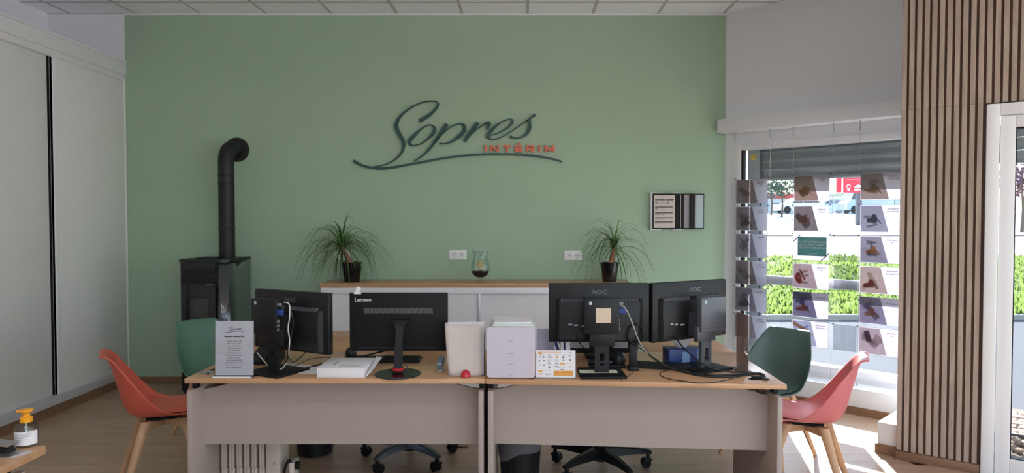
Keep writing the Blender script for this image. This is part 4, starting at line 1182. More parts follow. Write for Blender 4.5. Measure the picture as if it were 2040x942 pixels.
m.build('script_logo', INK, cal, tilt @ Matrix.Translation((0, .0015, 0)), smooth=0)
# white box
a = PZ(631, 752, DZ); b = PZ(726, 752, DZ)
bx_ = thing('paper_box', 'flat white cardboard box lying on the left desk', 'box', (a.x, a.y, DZ))
bw = b.x - a.x; bd = .25; bh = .050
M = Matrix.Rotation(R(-1), 4, 'Z')
MB().box(0, bw, 0, bd, 0, bh - .002, bev=.002).build('tray', PAPER, bx_, M)
MB().box(-.002, bw + .002, -.002, bd + .002, bh - .004, bh, bev=.001).build('lid', PAPER, bx_, M)
m = MB().prism([(bw + .004, -.004, .004), (bw + .03, .01, .03), (bw + .034, bd, .055), (bw + .004, bd, .058)], (.004, 0, .0))
m.build('flap', PAPER, bx_, M, smooth=0)
m = MB().box(.065, .070, .06, .16, bh, bh + .0006)
for k, z in enumerate((.03, .045, .06, .075)):
    m.box(.10, .10 + (.12, .10, .13, .08)[k], z, z + .006, bh, bh + .0006, mi=1)
m.build('print', [INKG, mat('light print', (176, 172, 176), .8)], bx_, M, smooth=0)
# loose sheets
q = PZ(600, 736, DZ)
ls = thing('loose_sheets', 'few white printed sheets lying under the turned left monitor', 'papers', (q.x, q.y, DZ))
for k in range(3):
    o = MB().box(-.15, .15, -.09, .09, .0002 + k * .0012, .001 + k * .0012).build('sheet', PAPER, ls, Matrix.Rotation(R(-8 - 4 * k), 4, 'Z'), smooth=0)
# stapler
q = PZ(875, 741, DZ)
stp = thing('stapler', 'small upright stapler with blue grey cap on the left desk', 'stapler', (q.x, q.y, DZ), R(-20))
MB().box(-.018, .018, -.006, .028, 0, .012, bev=.003).box(-.013, .013, 0, .022, .012, .05, bev=.003).build('body', STEEL, stp)
m = MB(); m.prism([(-.013, -.004, .02), (-.013, -.004, .035), (-.013, .01, .06), (-.013, .03, .078), (-.013, .04, .07), (-.013, .03, .03)], (.026, 0, 0)); m.build('cap', mat('blue grey cap', (92, 116, 128), .4), stp, smooth=0)
# stack of standing papers
a = PY(883, 748, 3.47); b = PY(966, 643, 3.52)
ps = thing('paper_stack', 'standing stack of curled white papers beside the filing tower', 'papers', ((a.x + b.x) / 2, 3.462, DZ))
wS, hS = b.x - a.x, b.z - DZ
g = random.Random(4)
for k in range(7):
    ox_ = g.uniform(-.006, .010); top = hS - .004 + g.uniform(-.006, .004); ph_ = g.uniform(0, 6)
    def fn(u, v, k=k, ox_=ox_, top=top, ph_=ph_):
        x = -wS * .46 + wS * .9 * u + ox_ + (1 - u) * .026 * (1 - v) - (1 - u) * .004
        z = .001 + top * v
        if k == 0: z += .016 * max(0, abs(2 * u - 1) - .82) / .18 * (1 - v) ** 6
        y = .010 + .006 * k + .055 * v - .012 * math.sin(math.pi * v) + .004 * math.sin(3 * u + ph_)
        return Vector((x, y, z))
    o = MB().grid(fn, 10, 12).build('sheet', PAPER2 if k < 2 else PAPER, ps, smooth=80)
    md = o.modifiers.new('thick', 'SOLIDIFY'); md.thickness = .0012
MB().box(-wS * .3, wS * .5, .085, .09, 0, .22).box(-wS * .3, wS * .5, .02, .09, 0, .002).build('bookend', BLACKM, ps, smooth=0)
# red dome clip
q = PZ(927.5, 751.5, DZ)
rc = thing('red_clip', 'small red dome with wire arms before the standing papers', 'clip', (q.x, q.y + .012, DZ))
MB().lathe([(.023, 0), (.025, .003), (.0235, .016), (.018, .028), (.009, .0345), (.001, .036)], 24, cap=False).build('dome', RED, rc)
for s in (-1, 1):
    MB().tube([(s * .02, .004, .012), (s * .036, .004, .013), (s * .041, .004, .009), (s * .036, .004, .005), (s * .02, .004, .004)], .0012, 6).build('wire_arm', STEEL, rc)
MB().lathe([(.001, .0362), (.004, .0362), (.004, .037), (.001, .037)], 10, cap=False).build('stud', RED, rc)
# filing tower
a = PY(969.5, 755, 3.415); b = PY(1066, 652, 3.415)
ft = thing('filing_tower', 'lilac white desktop filing tower with papers on top', 'filing trays', ((a.x + b.x) / 2, 3.418, DZ), R(-1))
wS, hS = b.x - a.x, b.z - DZ
m = MB()
r = .016; prof = []
for cxx, czz, a0 in ((wS / 2 - r, .006 + r, -90), (wS / 2 - r, hS - r, 0), (-wS / 2 + r, hS - r, 90), (-wS / 2 + r, .006 + r, 180)):
    for k in range(6):
        an = R(a0 + 90 * k / 5); prof.append((cxx + r * math.cos(an), 0, czz + r * math.sin(an)))
m.prism(prof, (0, .012, 0)); m.build('front_panel', LILAC, ft, smooth=40)
MB().box(-wS / 2 + .004, wS / 2 - .004, .012, .30, .008, hS - .006, bev=.006).build('case', LILAC, ft)
m = MB()
for k, z in enumerate((.945, .71, .47, .265, .045)):
    m.box(-.011, .013, -.0008, .0005, hS * z + .004, hS * z + .0055)
m.build('tray_mark', INKG, ft, smooth=0)
m = MB()
for s in (-1, 1): m.box(s * (wS / 2 - .014) - .008, s * (wS / 2 - .014) + .008, .004, .03, 0, .02)
m.build('foot', BLACKM, ft, smooth=0)
for k in range(4):
    MB().box(-wS / 2 + .02 + .006 * k, wS / 2 - .004 - .004 * k, .03 + .01 * k, .24 + .012 * k, hS - .006 + .006 * k, hS - .001 + .006 * k).build('sheet', PAPER if k % 2 else mat('greenish paper', (214, 222, 214), .8), ft, Matrix.Rotation(R(2 * k - 3), 4, 'Z'), smooth=0)
# flyer stand
a = PY(1068, 752, 3.43); b = PY(1146, 697, 3.45)
fy_ = thing('flyer_stand', 'upright orange and white printed flyer in clear holder on the right desk', 'flyer', ((a.x + b.x) / 2, 3.43, DZ), R(-2))
wS, hS = b.x - a.x, b.z - DZ
tilt = Matrix.Rotation(R(-7), 4, 'X')
MB().box(-wS / 2 - .003, wS / 2 + .003, .0012, .003, .002, hS + .003).build('acrylic_sheet', ACRYL, fy_, tilt, smooth=0)
MB().box(-wS / 2 - .003, wS / 2 + .003, -.012, .05, 0, .003).build('acrylic_foot', MATS['acrylic edge'], fy_, smooth=0)
MB().box(-wS / 2, wS / 2, 0, .001, .004, hS).build('sheet', PAPER, fy_, tilt, smooth=0)
m = MB()
def fl_(x0, x1, y0, y1, mi=0):      # measured print positions on the flyer
    X = lambda v: -wS / 2 + (v - 165) / 670 * wS
    Z = lambda v: hS - (v - 312) / 480 * (hS - .004)
    m.box(X(x0), X(x1), -.0006, 0, Z(y1), Z(y0), mi=mi)
fl_(200, 600, 342, 352); fl_(200, 262, 352, 382); fl_(200, 420, 664, 670); fl_(200, 270, 670, 700); fl_(205, 285, 722, 742); fl_(462, 790, 672, 762); fl_(580, 780, 536, 542); fl_(578, 650, 542, 566)
for x, y in ((225, 390), (360, 390), (485, 390), (600, 395), (708, 395), (360, 545), (488, 545), (580, 645)): fl_(x, x + 62, y, y + 8, 1)
g = random.Random(9)
for x, y in ((215, 425), (275, 425), (208, 495), (276, 495), (212, 570), (278, 570), (360, 428), (395, 432), (612, 425), (610, 432), (618, 478), (712, 425), (720, 478), (375, 610), (480, 592), (525, 598)):
    for k in range(3):
        xx, yy_ = x + g.uniform(0, 18), y + g.uniform(-8, 8); fl_(xx, xx + g.uniform(14, 26), yy_, yy_ + g.uniform(6, 16), 2)
fl_(388, 392, 568, 612, 2); fl_(500, 545, 418, 448, 0)
for k in range(4): fl_(350, 425, 472 + k * 14, 476 + k * 14, 3); fl_(480, 545, 472 + k * 14, 476 + k * 14, 3)
fl_(575, 665, 598, 602, 3); fl_(580, 660, 612, 616, 3); fl_(712, 775, 590, 596, 3); fl_(725, 765, 606, 612, 3); fl_(330, 405, 738, 744, 2); fl_(335, 350, 722, 738, 2); fl_(640, 745, 346, 350, 3); fl_(745, 775, 345, 372, 3)
for k in range(3): fl_(610, 770, 690 + k * 18, 695 + k * 18, 4)
fl_(485, 550, 698, 718, 5); fl_(205, 280, 728, 735, 4)
m.build('print', [ORANGE, INK, mat('icon ink', (52, 46, 56), .7), mat('pale print', (182, 176, 182), .8), mat('ochre print', (186, 130, 60), .7), mat('rust print', (190, 90, 40), .7)], fy_, tilt, smooth=0)
# pen pot area behind the flyer
q = PZ(1090, 716, DZ)
po = thing('pen_box', 'white card pen box with blue pens behind the flyer', 'pen box', (q.x + .09, 3.66, DZ))
MB().box(-.028, .028, 0, .005, 0, .185).box(-.028, -.026, 0, .05, 0, .14).box(.026, .028, 0, .05, 0, .14).box(-.028, .028, .045, .05, 0, .15).box(-.028, .028, 0, .05, 0, .002).build('box', PAPER, po, smooth=0)
NAVY = mat('navy pen', (36, 36, 92), .4)
MB().tube([(-.002, -.004, .10), (-.006, -.004, .165)], .0045, 8).tube([(-.006, -.004, .165), (-.007, -.004, .175)], [.0045, .001], 8).build('pen', NAVY, po)
MB().tube([(-.01, .02, .01), (-.05, .0, .150)], .004, 8).build('pen', NAVY, po)
MB().tube([(.0, .02, .01), (-.035, .0, .160)], .004, 8).build('pen', mat('maroon pen', (96, 40, 44), .4), po)
MB().tube([(-.01, .03, .01), (-.058, .01, .145)], .006, 8).build('pen', mat('blue pen', (70, 96, 160), .4), po)
lf = thing('lilac_folder', 'pale lilac paper leaning behind the filing tower', 'folder', (po.location.x - .10, 3.76, DZ))
MB().box(-.05, .045, 0, .002, 0, .195).build('sheet', mat('lilac paper', (196, 192, 214), .8), lf, Matrix.Rotation(R(-8), 4, 'X'), smooth=0)
MB().box(-.05, .045, .026, .032, 0, .14).box(-.05, .045, -.002, .032, 0, .002).build('stand', PAPER, lf, smooth=0)
# note pad on the foot of the middle monitor
q = PZ(1196, 742, .756)
npd = thing('note_pad', 'pale yellow notes lying on the foot of the middle monitor', 'note', (q.x, q.y, DZ + .0145))
for k in range(2): MB().box(-.105, .0 + .09 * k, -.005, .065, .0002 + .0006 * k, .0006 + .0006 * k).build('sheet', mat('pale yellow paper', (226, 226, 196), .8), npd, smooth=0)
# tissue box
a = PZ(1341, 738, DZ); 
tb = thing('tissue_box', 'blue tissue box with white tissue puffed out behind the right monitor', 'tissue box', (a.x + .075, a.y + .20, DZ), R(8))
MB().box(-.075, .125, -.055, .055, 0, .085, bev=.002).build('box', mat('tissue box blue', (44, 66, 126), .45, var=.25, scale=12), tb)
MB().box(-.0, .045, -.0556, -.054, .012, .07).box(.085, .125, -.0556, -.054, 0, .085).build('pale_print', mat('pale blue print', (130, 160, 204), .5), tb, smooth=0)
m = MB(); g = random.Random(6)
def tis(u, v):
    a_ = 2 * math.pi * u; r = (.018 + .055 * v ** .8) * (1 + .35 * math.sin(3 * a_ + 4 * v) * v)
    return Vector((.02 + r * math.cos(a_) * 1.1 - .02 * v, r * math.sin(a_) * .55, .083 + .085 * v * (1 - .35 * math.sin(2 * a_ + 1) * v)))
m.grid(tis, 26, 8); m.build('tissue', thin('tissue paper', (232, 230, 232), .4), tb, smooth=80, recalc=False)
# acrylic holder seen from its edge
sa = PZ(1461, 737, DZ); sb_ = PZ(1485, 748, DZ)
a = PZ(1466, 730, DZ); b = PZ(1489, 742, DZ)
dxy = b - a; an = math.atan2(dxy.y, dxy.x)
ah = thing('sign_holder', 'clear upright sign holder seen nearly edge on by the window', 'sign holder', (a.x, a.y, DZ), an)
L = dxy.length
MB().box(0, L, 0, .003, .003, .300, bev=.0008).build('acrylic_sheet', glass('smoky acrylic', (232, 226, 222), .10), ah)
MB().box(0, L, .003, .006, .003, .300).build('sheet', thin('taupe sheet', (188, 176, 170), .4, .42), ah, smooth=0)
MB().box(0, L, -.05, .03, 0, .003).build('acrylic_foot', MATS['acrylic edge'], ah, smooth=0)
# cable outlets
for px, py, lb, rr in ((1512, 755, 'black cable outlet at the right corner of the right desk', 0), (414, 744, 'silver cable outlet beside the calendar holder', 1)):
    q = PZ(px, py, DZ)
    t = thing('cable_outlet', lb, 'cable outlet', (q.x, q.y, DZ))
    MB().box(-.05, .05, -.02, .02, 0, .003, bev=.001).build('plate', STEEL if rr else BLACK, t)
    MB().box(-.035, .02, .004, .016, .003, .012, bev=.002).build('flap', STEEL if rr else BLACKM, t)

# ================================================================ CABLES
def cable(label, pts, r, m_=RUBBER, n=6):
    P = []
    for p in pts:
        if len(p) == 2: P.append(PZ(p[0], p[1], DZ + r + .0005))
        else: P.append(PY(*p))
    S = smooth_pts(P, n)
    for v in S: 
        if v.z < DZ + r and v.y > 3.44: v.z = DZ + r
    c = sum(S, Vector()) / len(S)
    o = MB().tube([v - c for v in S], r, 6).build('cable', m_, smooth=60); o.location = c
    return tag(o, label, 'cable')
cable('thick black cable running from the left monitor foot past the white box', [(556, 741), (590, 737), (622, 730), (640, 725, 3.70), (665, 719.5, 3.74), (690, 715, 3.78), (715, 711, 3.84), (745, 704, 3.88), (777, 696, 3.80), (790, 688, 3.68)], .0045)
cable('thinner black cable rising to the wide flat monitor', [(560, 743), (600, 738), (632, 728, 3.72), (665, 721.5, 3.76), (700, 715, 3.80), (730, 709, 3.86), (756, 700, 3.84), (765, 694, 3.72)], .003)
cable('fine black cable arching over the loose sheets', [(568, 737), (590, 728, 3.66), (615, 716, 3.70), (645, 712, 3.76), (668, 714, 3.78), (690, 716, 3.80)], .0018)
cable('white cable hanging down the stand of the turned left monitor', [(566, 602, 3.50), (576, 606, 3.48), (577, 630, 3.48), (574, 655, 3.48), (577, 680, 3.49), (573, 710, 3.52), (566, 730, 3.53), (552, 738, 3.54), (541, 741)], .0032, WCABLE)
cable('black cable hanging beside the white one at the left monitor', [(580, 620, 3.50), (584, 640, 3.50), (581, 665, 3.50), (574, 690, 3.50), (572, 715, 3.52), (563, 733, 3.54), (556, 741)], .004)
cable('black cable with a connector below the turned left monitor', [(573, 690, 3.52), (574, 710, 3.55), (580, 719, 3.6), (588, 720, 3.66), (604, 707, 3.62), (609, 700, 3.6)], .0025)
cable('white cable in front of the left desk phone', [(512, 702, 3.60), (520, 712, 3.60), (530, 724, 3.61), (541, 735)], .003, WCABLE)
cable('thick black cable bundle sloping from the upright stand to the right outlet', [(1272, 680, 3.58), (1284, 697, 3.58), (1300, 712, 3.60), (1330, 731, 3.58), (1372, 742), (1420, 747), (1465, 746), (1500, 745, 3.52), (1520, 750, 3.49), (1526, 756)], .0055)
cable('second black cable of the sloping bundle', [(1270, 690, 3.56), (1288, 703, 3.57), (1312, 719, 3.58), (1345, 737), (1390, 748), (1440, 751), (1480, 748), (1514, 749, 3.5), (1522, 756)], .0035)
cable('black cable dropping from the grey computer monitor to the right outlet', [(1345, 672, 3.66), (1350, 678, 3.60), (1366, 697, 3.56), (1392, 719, 3.52), (1418, 733, 3.5), (1460, 741), (1492, 743, 3.54), (1515, 748, 3.50), (1530, 756)], .0045)
cable('fine black cable curling along the right desk edge', [(1330, 738), (1316, 742), (1318, 749), (1335, 755), (1362, 759), (1395, 763), (1425, 761), (1450, 756), (1485, 747)], .0022)
cable('pale cable hanging from the computer behind the beige note', [(1235, 609, 3.475), (1244, 612, 3.46), (1254, 630, 3.46), (1262, 650, 3.46), (1270, 672, 3.47), (1280, 692, 3.5), (1290, 704, 3.55)], .0032, mat('grey cable', (168, 164, 162), .5))
cable('short black cable below the middle monitor', [(1150, 665, 3.575), (1152, 676, 3.56), (1160, 690, 3.54), (1174, 698, 3.52), (1186, 699, 3.51)], .003)
cable('thin cable hanging over the front edge of the right desk', [(1262, 741), (1252, 749), (1243, 754), (1238, 757.5), (1235, 763, 3.375), (1228, 767.5, 3.37), (1219, 767, 3.375)], .002, mat('grey lead', (96, 96, 104), .5))
cable('black cable in the silver outlet left of the calendar', [(428, 736), (421, 737, 3.6), (416, 742, 3.56), (413, 745)], .004)
cable('black leads hanging below the right end of the desk', [(1506, 777, 3.36), (1516, 783, 3.37), (1530, 780, 3.38), (1540, 775, 3.40)], .005)

# ================================================================ STOVE
sx0, sx1, sy0, sy1, shh = -2.945, -2.525, 5.85, 6.31, 1.195
stv = thing('pellet_stove', 'tall black pellet stove with glass door against green wall', 'stove', ((sx0 + sx1) / 2, sy0, 0))
w = (sx1 - sx0); D_ = sy1 - sy0
def stove_outline(ins, y_front=0.0):
    pts = [(-w / 2 + ins, y_front + ins), (w / 2 - .10, y_front + ins)]
    for k in range(1, 7):
        a_ = R(-90 + 90 * k / 6); pts.append((w / 2 - .10 + (.10 - ins) * math.cos(a_), .10 + (.10 - ins) * math.sin(a_)))
    pts += [(w / 2 - ins, D_ - ins), (-w / 2 + ins, D_ - ins)]
    return pts
MB().prism([(x, y, .02) for x, y in stove_outline(.02)], (0, 0, shh - .045)).build('body', STOVEB, stv, smooth=30)
MB().prism([(x, y, shh - .025) for x, y in stove_outline(-.004)], (0, 0, .025)).build('top_plate', STOVEB, stv, smooth=30)
MB().box(-.10, .06, .06, .24, shh, shh + .012, bev=.003).build('pellet_lid', STOVEB, stv)
# gloss side panel following the rounded corner
m = MB()
so = stove_outline(.0)[1:]
rows = []
for x, y in so[:-1]: rows.append(m.ring([(x, y, .05), (x, y, shh - .03)]))
for A, B in zip(rows, rows[1:]): m.face([A[0], B[0], B[1], A[1]])
o = m.build('side_panel', STOVEG, stv, smooth=60); md = o.modifiers.new('thick', 'SOLIDIFY'); md.thickness = .012
MB().box(-w / 2 + .012, w / 2 - .115, -.004, .02, shh - .105, shh - .03, bev=.002).build('front_band', STOVEB, stv)
for k in range(6):
    MB().box(-w / 2 + .012, w / 2 - .115, -.006, .016, shh - .122 - k * .0165, shh - .113 - k * .0165, bev=.001).build('grille_bar', STOVEB, stv)
fd_ = MB()
x0, x1, z0, z1 = -w / 2 + .012, w / 2 - .115, .30, shh - .215
fd_.box(x0, x0 + .045, -.008, .014, z0, z1).box(x1 - .07, x1, -.008, .014, z0, z1).box(x0 + .045, x1 - .07, -.008, .014, z1 - .125, z1).box(x0 + .045, x1 - .07, -.008, .014, z0, z0 + .06)
dro = fd_.build('door', GLOSSB, stv, smooth=0)
MB().box(x0 + .045, x1 - .07, .0, .004, z0 + .06, z1 - .125).build('glass', glass('stove glass', (150, 148, 144), .12), dro, smooth=0)
MB().box(x0 + .045, x1 - .07, .008, .0195, z0 + .06, z1 - .125).box(x0 + .10, x0 + .11, .004, .008, z0 + .06, z1 - .125).box(x1 - .13, x1 - .115, .004, .008, z0 + .06, z1 - .125).build('fire_box', mat('fire clay', (112, 104, 98), .9), dro, smooth=0)
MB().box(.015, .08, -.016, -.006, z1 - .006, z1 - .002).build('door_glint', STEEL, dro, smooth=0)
MB().box(-w / 2 + .02, w / 2 - .12, .0, .02, .04, .28).build('lower_panel', STOVEB, stv, smooth=0)
q = PY(487, 526, 6.1)
MB().box(w / 2 - .001, w / 2 + .003, .30, .33, q.z - .008, q.z + .004).build('side_knob', STEEL, stv, smooth=0)
for a_ in (-w / 2 + .05, w / 2 - .07):
    for b__ in (.06, D_ - .07): MB().box(a_ - .02, a_ + .02, b__ - .02, b__ + .02, 0, .022).build('foot', BLACKM, stv, smooth=0)
MB().box(-w / 2 - .006, -w / 2 + .012, .02, D_ - .02, .05, shh - .03, bev=.002).build('side_panel', STOVEB, stv)
fxp = -2.66; fyp = 6.13
fl_p = thing('flue_pipe', 'matte black stove pipe bending into the green wall', 'flue pipe', (fxp, fyp, shh))
FL = mat('flue black', (20, 22, 22), .55)
zt = 2.184 - shh; rp = .068
bend = [(0, 0, zt - .13)] + [(0, .13 - .13 * math.cos(R(a_)), zt - .13 + .13 * math.sin(R(a_))) for a_ in (15, 30, 45, 60, 75, 90)] + [(0, YB - fyp - .01, zt)]
MB().tube([(0, 0, 0), (0, 0, zt - .13)], rp, 28).build('pipe', FL, fl_p)
MB().tube(bend, rp * 1.0, 28).build('elbow', FL, fl_p)
for z in (.27, .27 + .0, zt - .30, zt - .14):
    pass
for py in (350, 366, 321, 455):
    z = PY(448, py, fyp).z - shh
    MB().lathe([(rp, -.006), (rp + .005, -.004), (rp + .005, .004), (rp, .006)], 28, 0, (0, 0, z), cap=False).build('collar', FL, fl_p)
MB().lathe([(rp * .98, -.014), (.112, -.010), (.114, -.004), (.114, 0), (rp, 0)], 36, 0, (0, YB - fyp, zt), cap=False, axis='y').build('rosette', FL, fl_p)

# ================================================================ UNDER THE DESKS
rx = PY(443, 900, 3.72).x
ra = thing('oil_radiator', 'cream oil filled column radiator under the left desk', 'radiator', (rx, 3.72, 0))
CREAM = mat('cream enamel', (196, 182, 168), .4)
fin = None
for k in range(6):
    if fin is None:
        m = MB()
        P = [(-.07 + .14 * a_, b_) for a_, b_ in ((.0, .12), (0, .60), (.12, .64), (.88, .64), (1, .60), (1, .12), (.88, .08), (.12, .08))]
        m.prism([(-.004, y, z) for y, z in P], (.008, 0, 0))
        m.box(-.018, .018, -.045, -.015, .10, .17, bev=.008).box(-.018, .018, -.05, .05, .10, .16, bev=.01).box(-.016, .016, -.055, -.02, .17, .60, bev=.008)
        o = m.build('fin', CREAM, ra); fin = o.data
    else: o = put('fin', fin, ra)
    o.location = (.0415 * k, .07, 0)
MB().box(.235, .32, -.0, .14, .09, .64, bev=.012).build('control_box', CREAM, ra)
text('lettering', 'lll', .02, INKG, ra, (.285, -.001, .20), res=1)
MB().box(-.02, .31, .055, .085, .06, .10).box(-.0, .02, -.03, .17, .03, .07).box(.26, .28, -.03, .17, .03, .07).build('foot_rail', BLACKM, ra, smooth=0)
m = MB()
for xx in (.01, .27):
    for yy in (-.02, .16): m.lathe([(.004, -.012), (.028, -.012), (.030, 0), (.028, .012), (.004, .012)], 14, 0, (xx, yy, .030), axis='y')
m.build('wheel', BLACKM, ra)
MB().tube(smooth_pts([(.33, .02, .10), (.345, -.01, .17), (.37, -.02, .225), (.385, -.02, .20), (.39, -.02, .12)], 5), .007, 8).build('handle_cord', BLACKM, ra)
MB().box(.375, .402, -.03, .06, .10, .215, bev=.006).build('cord_reel', CREAM, ra)
MB().lathe([(.004, 0), (.022, 0), (.022, .02), (.004, .02)], 16, 0, (.0, 0, 0)).build('knob', BLACKM, ra, Matrix.Translation((.402, .0, .19)) @ Matrix.Rotation(R(90), 4, 'Y'))
q = PZ(619, 912, 0)
bn = thing('black_bin', 'round black bin on the floor behind the radiator', 'bin', (q.x, q.y + .10, 0))
MB().lathe([(.10, 0), (.112, .006), (.128, .30), (.124, .302), (.108, .02), (.001, .02)], 32, cap=False).build('bucket', BLACK, bn)
MB().lathe([(.126, .292), (.132, .296), (.132, .304), (.126, .306)], 32, cap=False).build('rim', BLACK, bn)
MB().lathe([(.001, .001), (.10, .0)], 32, cap=False).build('bottom', BLACK, bn)
q = PZ(912, 893, 0)
cb = thing('cardboard_sheet', 'brown curled cardboard sheet under the left desk', 'cardboard', (q.x, q.y + .06, 0))
o = MB().grid(lambda u, v: Vector((-.07 + .14 * u, -.05 + .12 * v, .003 + .03 * (1 - u) ** 2)), 8, 4).build('sheet', mat('brown cardboard', (150, 122, 100), .9, var=.1), cb, smooth=60)
md = o.modifiers.new('thick', 'SOLIDIFY'); md.thickness = .003; md.offset = 1
MB().box(-.06, .05, .0, .05, 0, .003).build('bottom_flap', MATS['brown cardboard'], cb, smooth=0)
wx = (1036 - CX) / FPX * 3.86
wb_ = thing('waste_basket', 'black mesh waste basket lined with grey bag under the right desk', 'waste basket', (wx, 3.86, 0))
MB().lathe([(.098, 0), (.102, .004), (.122, .33), (.126, .333), (.126, .338), (.119, .338), (.099, .012), (.001, .01)], 36, cap=False).build('basket', BLACKM, wb_)
MB().lathe([(.001, .0005), (.098, .0)], 30, cap=False).build('bottom', BLACKM, wb_)
m = MB()
for k in range(72):
    a_ = 2 * math.pi * k / 72
    m.box(-.0012, .0012, -.001, .002, .02, .30, M=Matrix.Rotation(a_, 4, 'Z') @ Matrix.Translation((0, -.102, 0)) @ Matrix.Rotation(R(3.6), 4, 'X'))
o = m.build('mesh_wire', mat('dark wire', (34, 34, 36), .4), wb_, smooth=0); o['kind'] = 'stuff'
def linf(u, v):
    a_ = 2 * math.pi * u
    zl = .25 + .045 * math.sin(a_ + .9) + .02 * math.sin(3 * a_)
    z = zl + (.352 - zl) * v; r = .104 + .022 * z / .338 + .0055 + .003 * math.sin(9 * a_ + 5 * v) * (1 - v)
    return Vector((r * math.cos(a_), r * math.sin(a_), z))
MB().grid(linf, 48, 6).lathe([(.1295 + .002, .352), (.117, .352), (.115, .28)], 36, cap=False).build('liner', mat('grey bin liner', (92, 88, 92), .45, bump=.6, bscale=60), wb_, smooth=70)

# ================================================================ LOWER LEFT DESK THINGS
q = PZ(41, 893, DZ)
so_ = thing('soap_bottle', 'clear pump bottle with orange pump and white label', 'bottle', (q.x, q.y + .03, DZ))
MB().lathe([(.030, 0), (.035, .004), (.036, .012), (.036, .062), (.032, .074), (.020, .083), (.0165, .086), (.0165, .09)], 32, cap=True).build('bottle', BOTTLE, so_)
m = MB(); 
def lab(a0, a1, z0, z1, r, mi=0, n=14):
    for k in range(n):
        A = a0 + (a1 - a0) * k / n; B = a0 + (a1 - a0) * (k + 1) / n
        m.face(m.ring([(r * math.sin(A), -r * math.cos(A), z0), (r * math.sin(B), -r * math.cos(B), z0), (r * math.sin(B), -r * math.cos(B), z1), (r * math.sin(A), -r * math.cos(A), z1)]), mi)
lab(R(-80), R(95), .010, .058, .0364)
for k, (a0, a1) in enumerate(((-45, 60), (-45, 55), (-45, 62), (-40, 20), (-40, 40), (-40, 10))): lab(R(a0), R(a1), .051 - k * .0052, .0522 - k * .0052, .0367, 1)
lab(R(-78), R(-62), .012, .024, .0367, 2)
m.build('label', [PAPER, INKG, INK], so_, smooth=60, recalc=False)
PUMP = mat('orange pump', (236, 160, 30), .35)
MB().lathe([(.019, .085), (.0195, .088), (.0195, .102), (.014, .105), (.011, .107), (.011, .112), (.012, .113), (.012, .116), (.010, .118)], 24).build('pump_collar', PUMP, so_)
MB().lathe([(.010, .116), (.012, .119), (.021, .122), (.023, .126), (.019, .130), (.001, .131)], 24).build('pump_head', PUMP, so_)
MB().tube([(0, 0, .125), (-.026, -.006, .125), (-.028, -.006, .122)], .005, 8).build('spout', PUMP, so_)
MB().tube([(0, 0, .005), (0, 0, .086)], .0025, 6).build('dip_tube', PVC, so_)
q = PZ(14, 908, DZ)
hp = thing('hole_punch', 'black and silver hole punch at the left edge of the photo', 'hole punch', (q.x, q.y, DZ), R(0))
MB().prism([(-.12, -.03, 0), (.025, -.02, 0), (.058, .036, 0), (-.10, .045, 0)], (0, 0, .004)).build('base_plate', STEEL, hp, smooth=0)
MB().prism([(-.10, .01, .004), (-.004, .01, .004), (-.015, .01, .02), (-.05, .01, .034), (-.10, .01, .036)], (0, .04, 0)).build('body', BLACK, hp, smooth=0)
MB().prism([(-.10, .004, .038), (.0, .004, .028), (.004, .004, .033), (-.10, .004, .045)], (0, .05, 0)).build('lever', STEEL, hp, smooth=0)

# ================================================================ POSTERS ON CABLES IN THE WINDOW
WM = Matrix.Translation((WO[0], WO[1], 0)) @ Matrix.Rotation(WA, 4, 'Z')
OFF = .095
def ws_(px, py): return PL(px, py, WO, WA, OFF)
cabs = [ws_(1464, 480)[0], ws_(1534, 480)[0], ws_(1580, 480)[0], ws_(1659, 480)[0], ws_(1712, 480)[0], ws_(1800, 480)[0] + .005]
for k, s in enumerate(cabs):
    t = thing('hanging_cable', 'thin steel display cable, number %s from the left in the window' % ('one', 'two', 'three', 'four', 'five', 'six')[k], 'cable', WM @ Vector((s, -OFF - .012, 0)), WA, 'display cables in the window')
    zt_ = 2.326
    MB().tube([(0, 0, .10 if k in (2, 3) else .215), (0, 0, zt_ - .02)], .0011, 6).build('steel_wire', STEEL, t)
    MB().lathe([(.0055, 0), (.0055, .085)], 12, 0, (0, 0, zt_ - .085)).build('ceiling_fixing', STEEL, t)
    MB().lathe([(.004, .0), (.006, .004), (.006, .024), (.003, .028)], 10, 0, (0, 0, .09 if k in (2, 3) else .206)).build('end_weight', STEEL, t)
PW_, PH_, PIT = .297, .212, .2415
z_top0 = ws_(1466, 358.8)[1]
cols = [ws_(1466, 400)[0] + .002, ws_(1581.5, 400)[0], ws_(1714.5, 400)[0]]
names = ['left', 'middle', 'right']; rown = ['top', 'second', 'third', 'fourth', 'fifth', 'bottom']
TXT = [['TECHNICIEN|H/F', 'GRUTIER|CACES H/F', 'MENUISIER|H/F', 'SOUDEUR|MONTEUR H/F', 'CARRELEUR|H/F', 'PLOMBIER|CHAUFFAGISTE'],
       ['CARISTE|H/F', 'CHAUFFEUR|PL SPL H/F', None, 'ELECTRICIEN|H/F', 'MACON H/F|', 'CONDUCTEURS|D\'ENGINS H/F'],
       ['OUVRIER|VITICOLE H/F', 'DESSINATEUR|PROJETEUR H/F', 'CONDUCTEUR|H/F', 'PREPARATEUR|DE COMMANDES', 'COUVREUR H/F|', 'SECRETAIRE|H/F']]
PIC = [[(150, 128, 122), (140, 126, 126), (176, 170, 182), (146, 132, 128), (168, 162, 172), (190, 180, 180)],
       [(176, 142, 118), (124, 112, 112), None, (196, 176, 172), (110, 106, 140), (186, 200, 224)],
       [(168, 146, 132), (160, 166, 186), (150, 150, 166), (206, 186, 170), (140, 136, 160), (204, 186, 188)]]
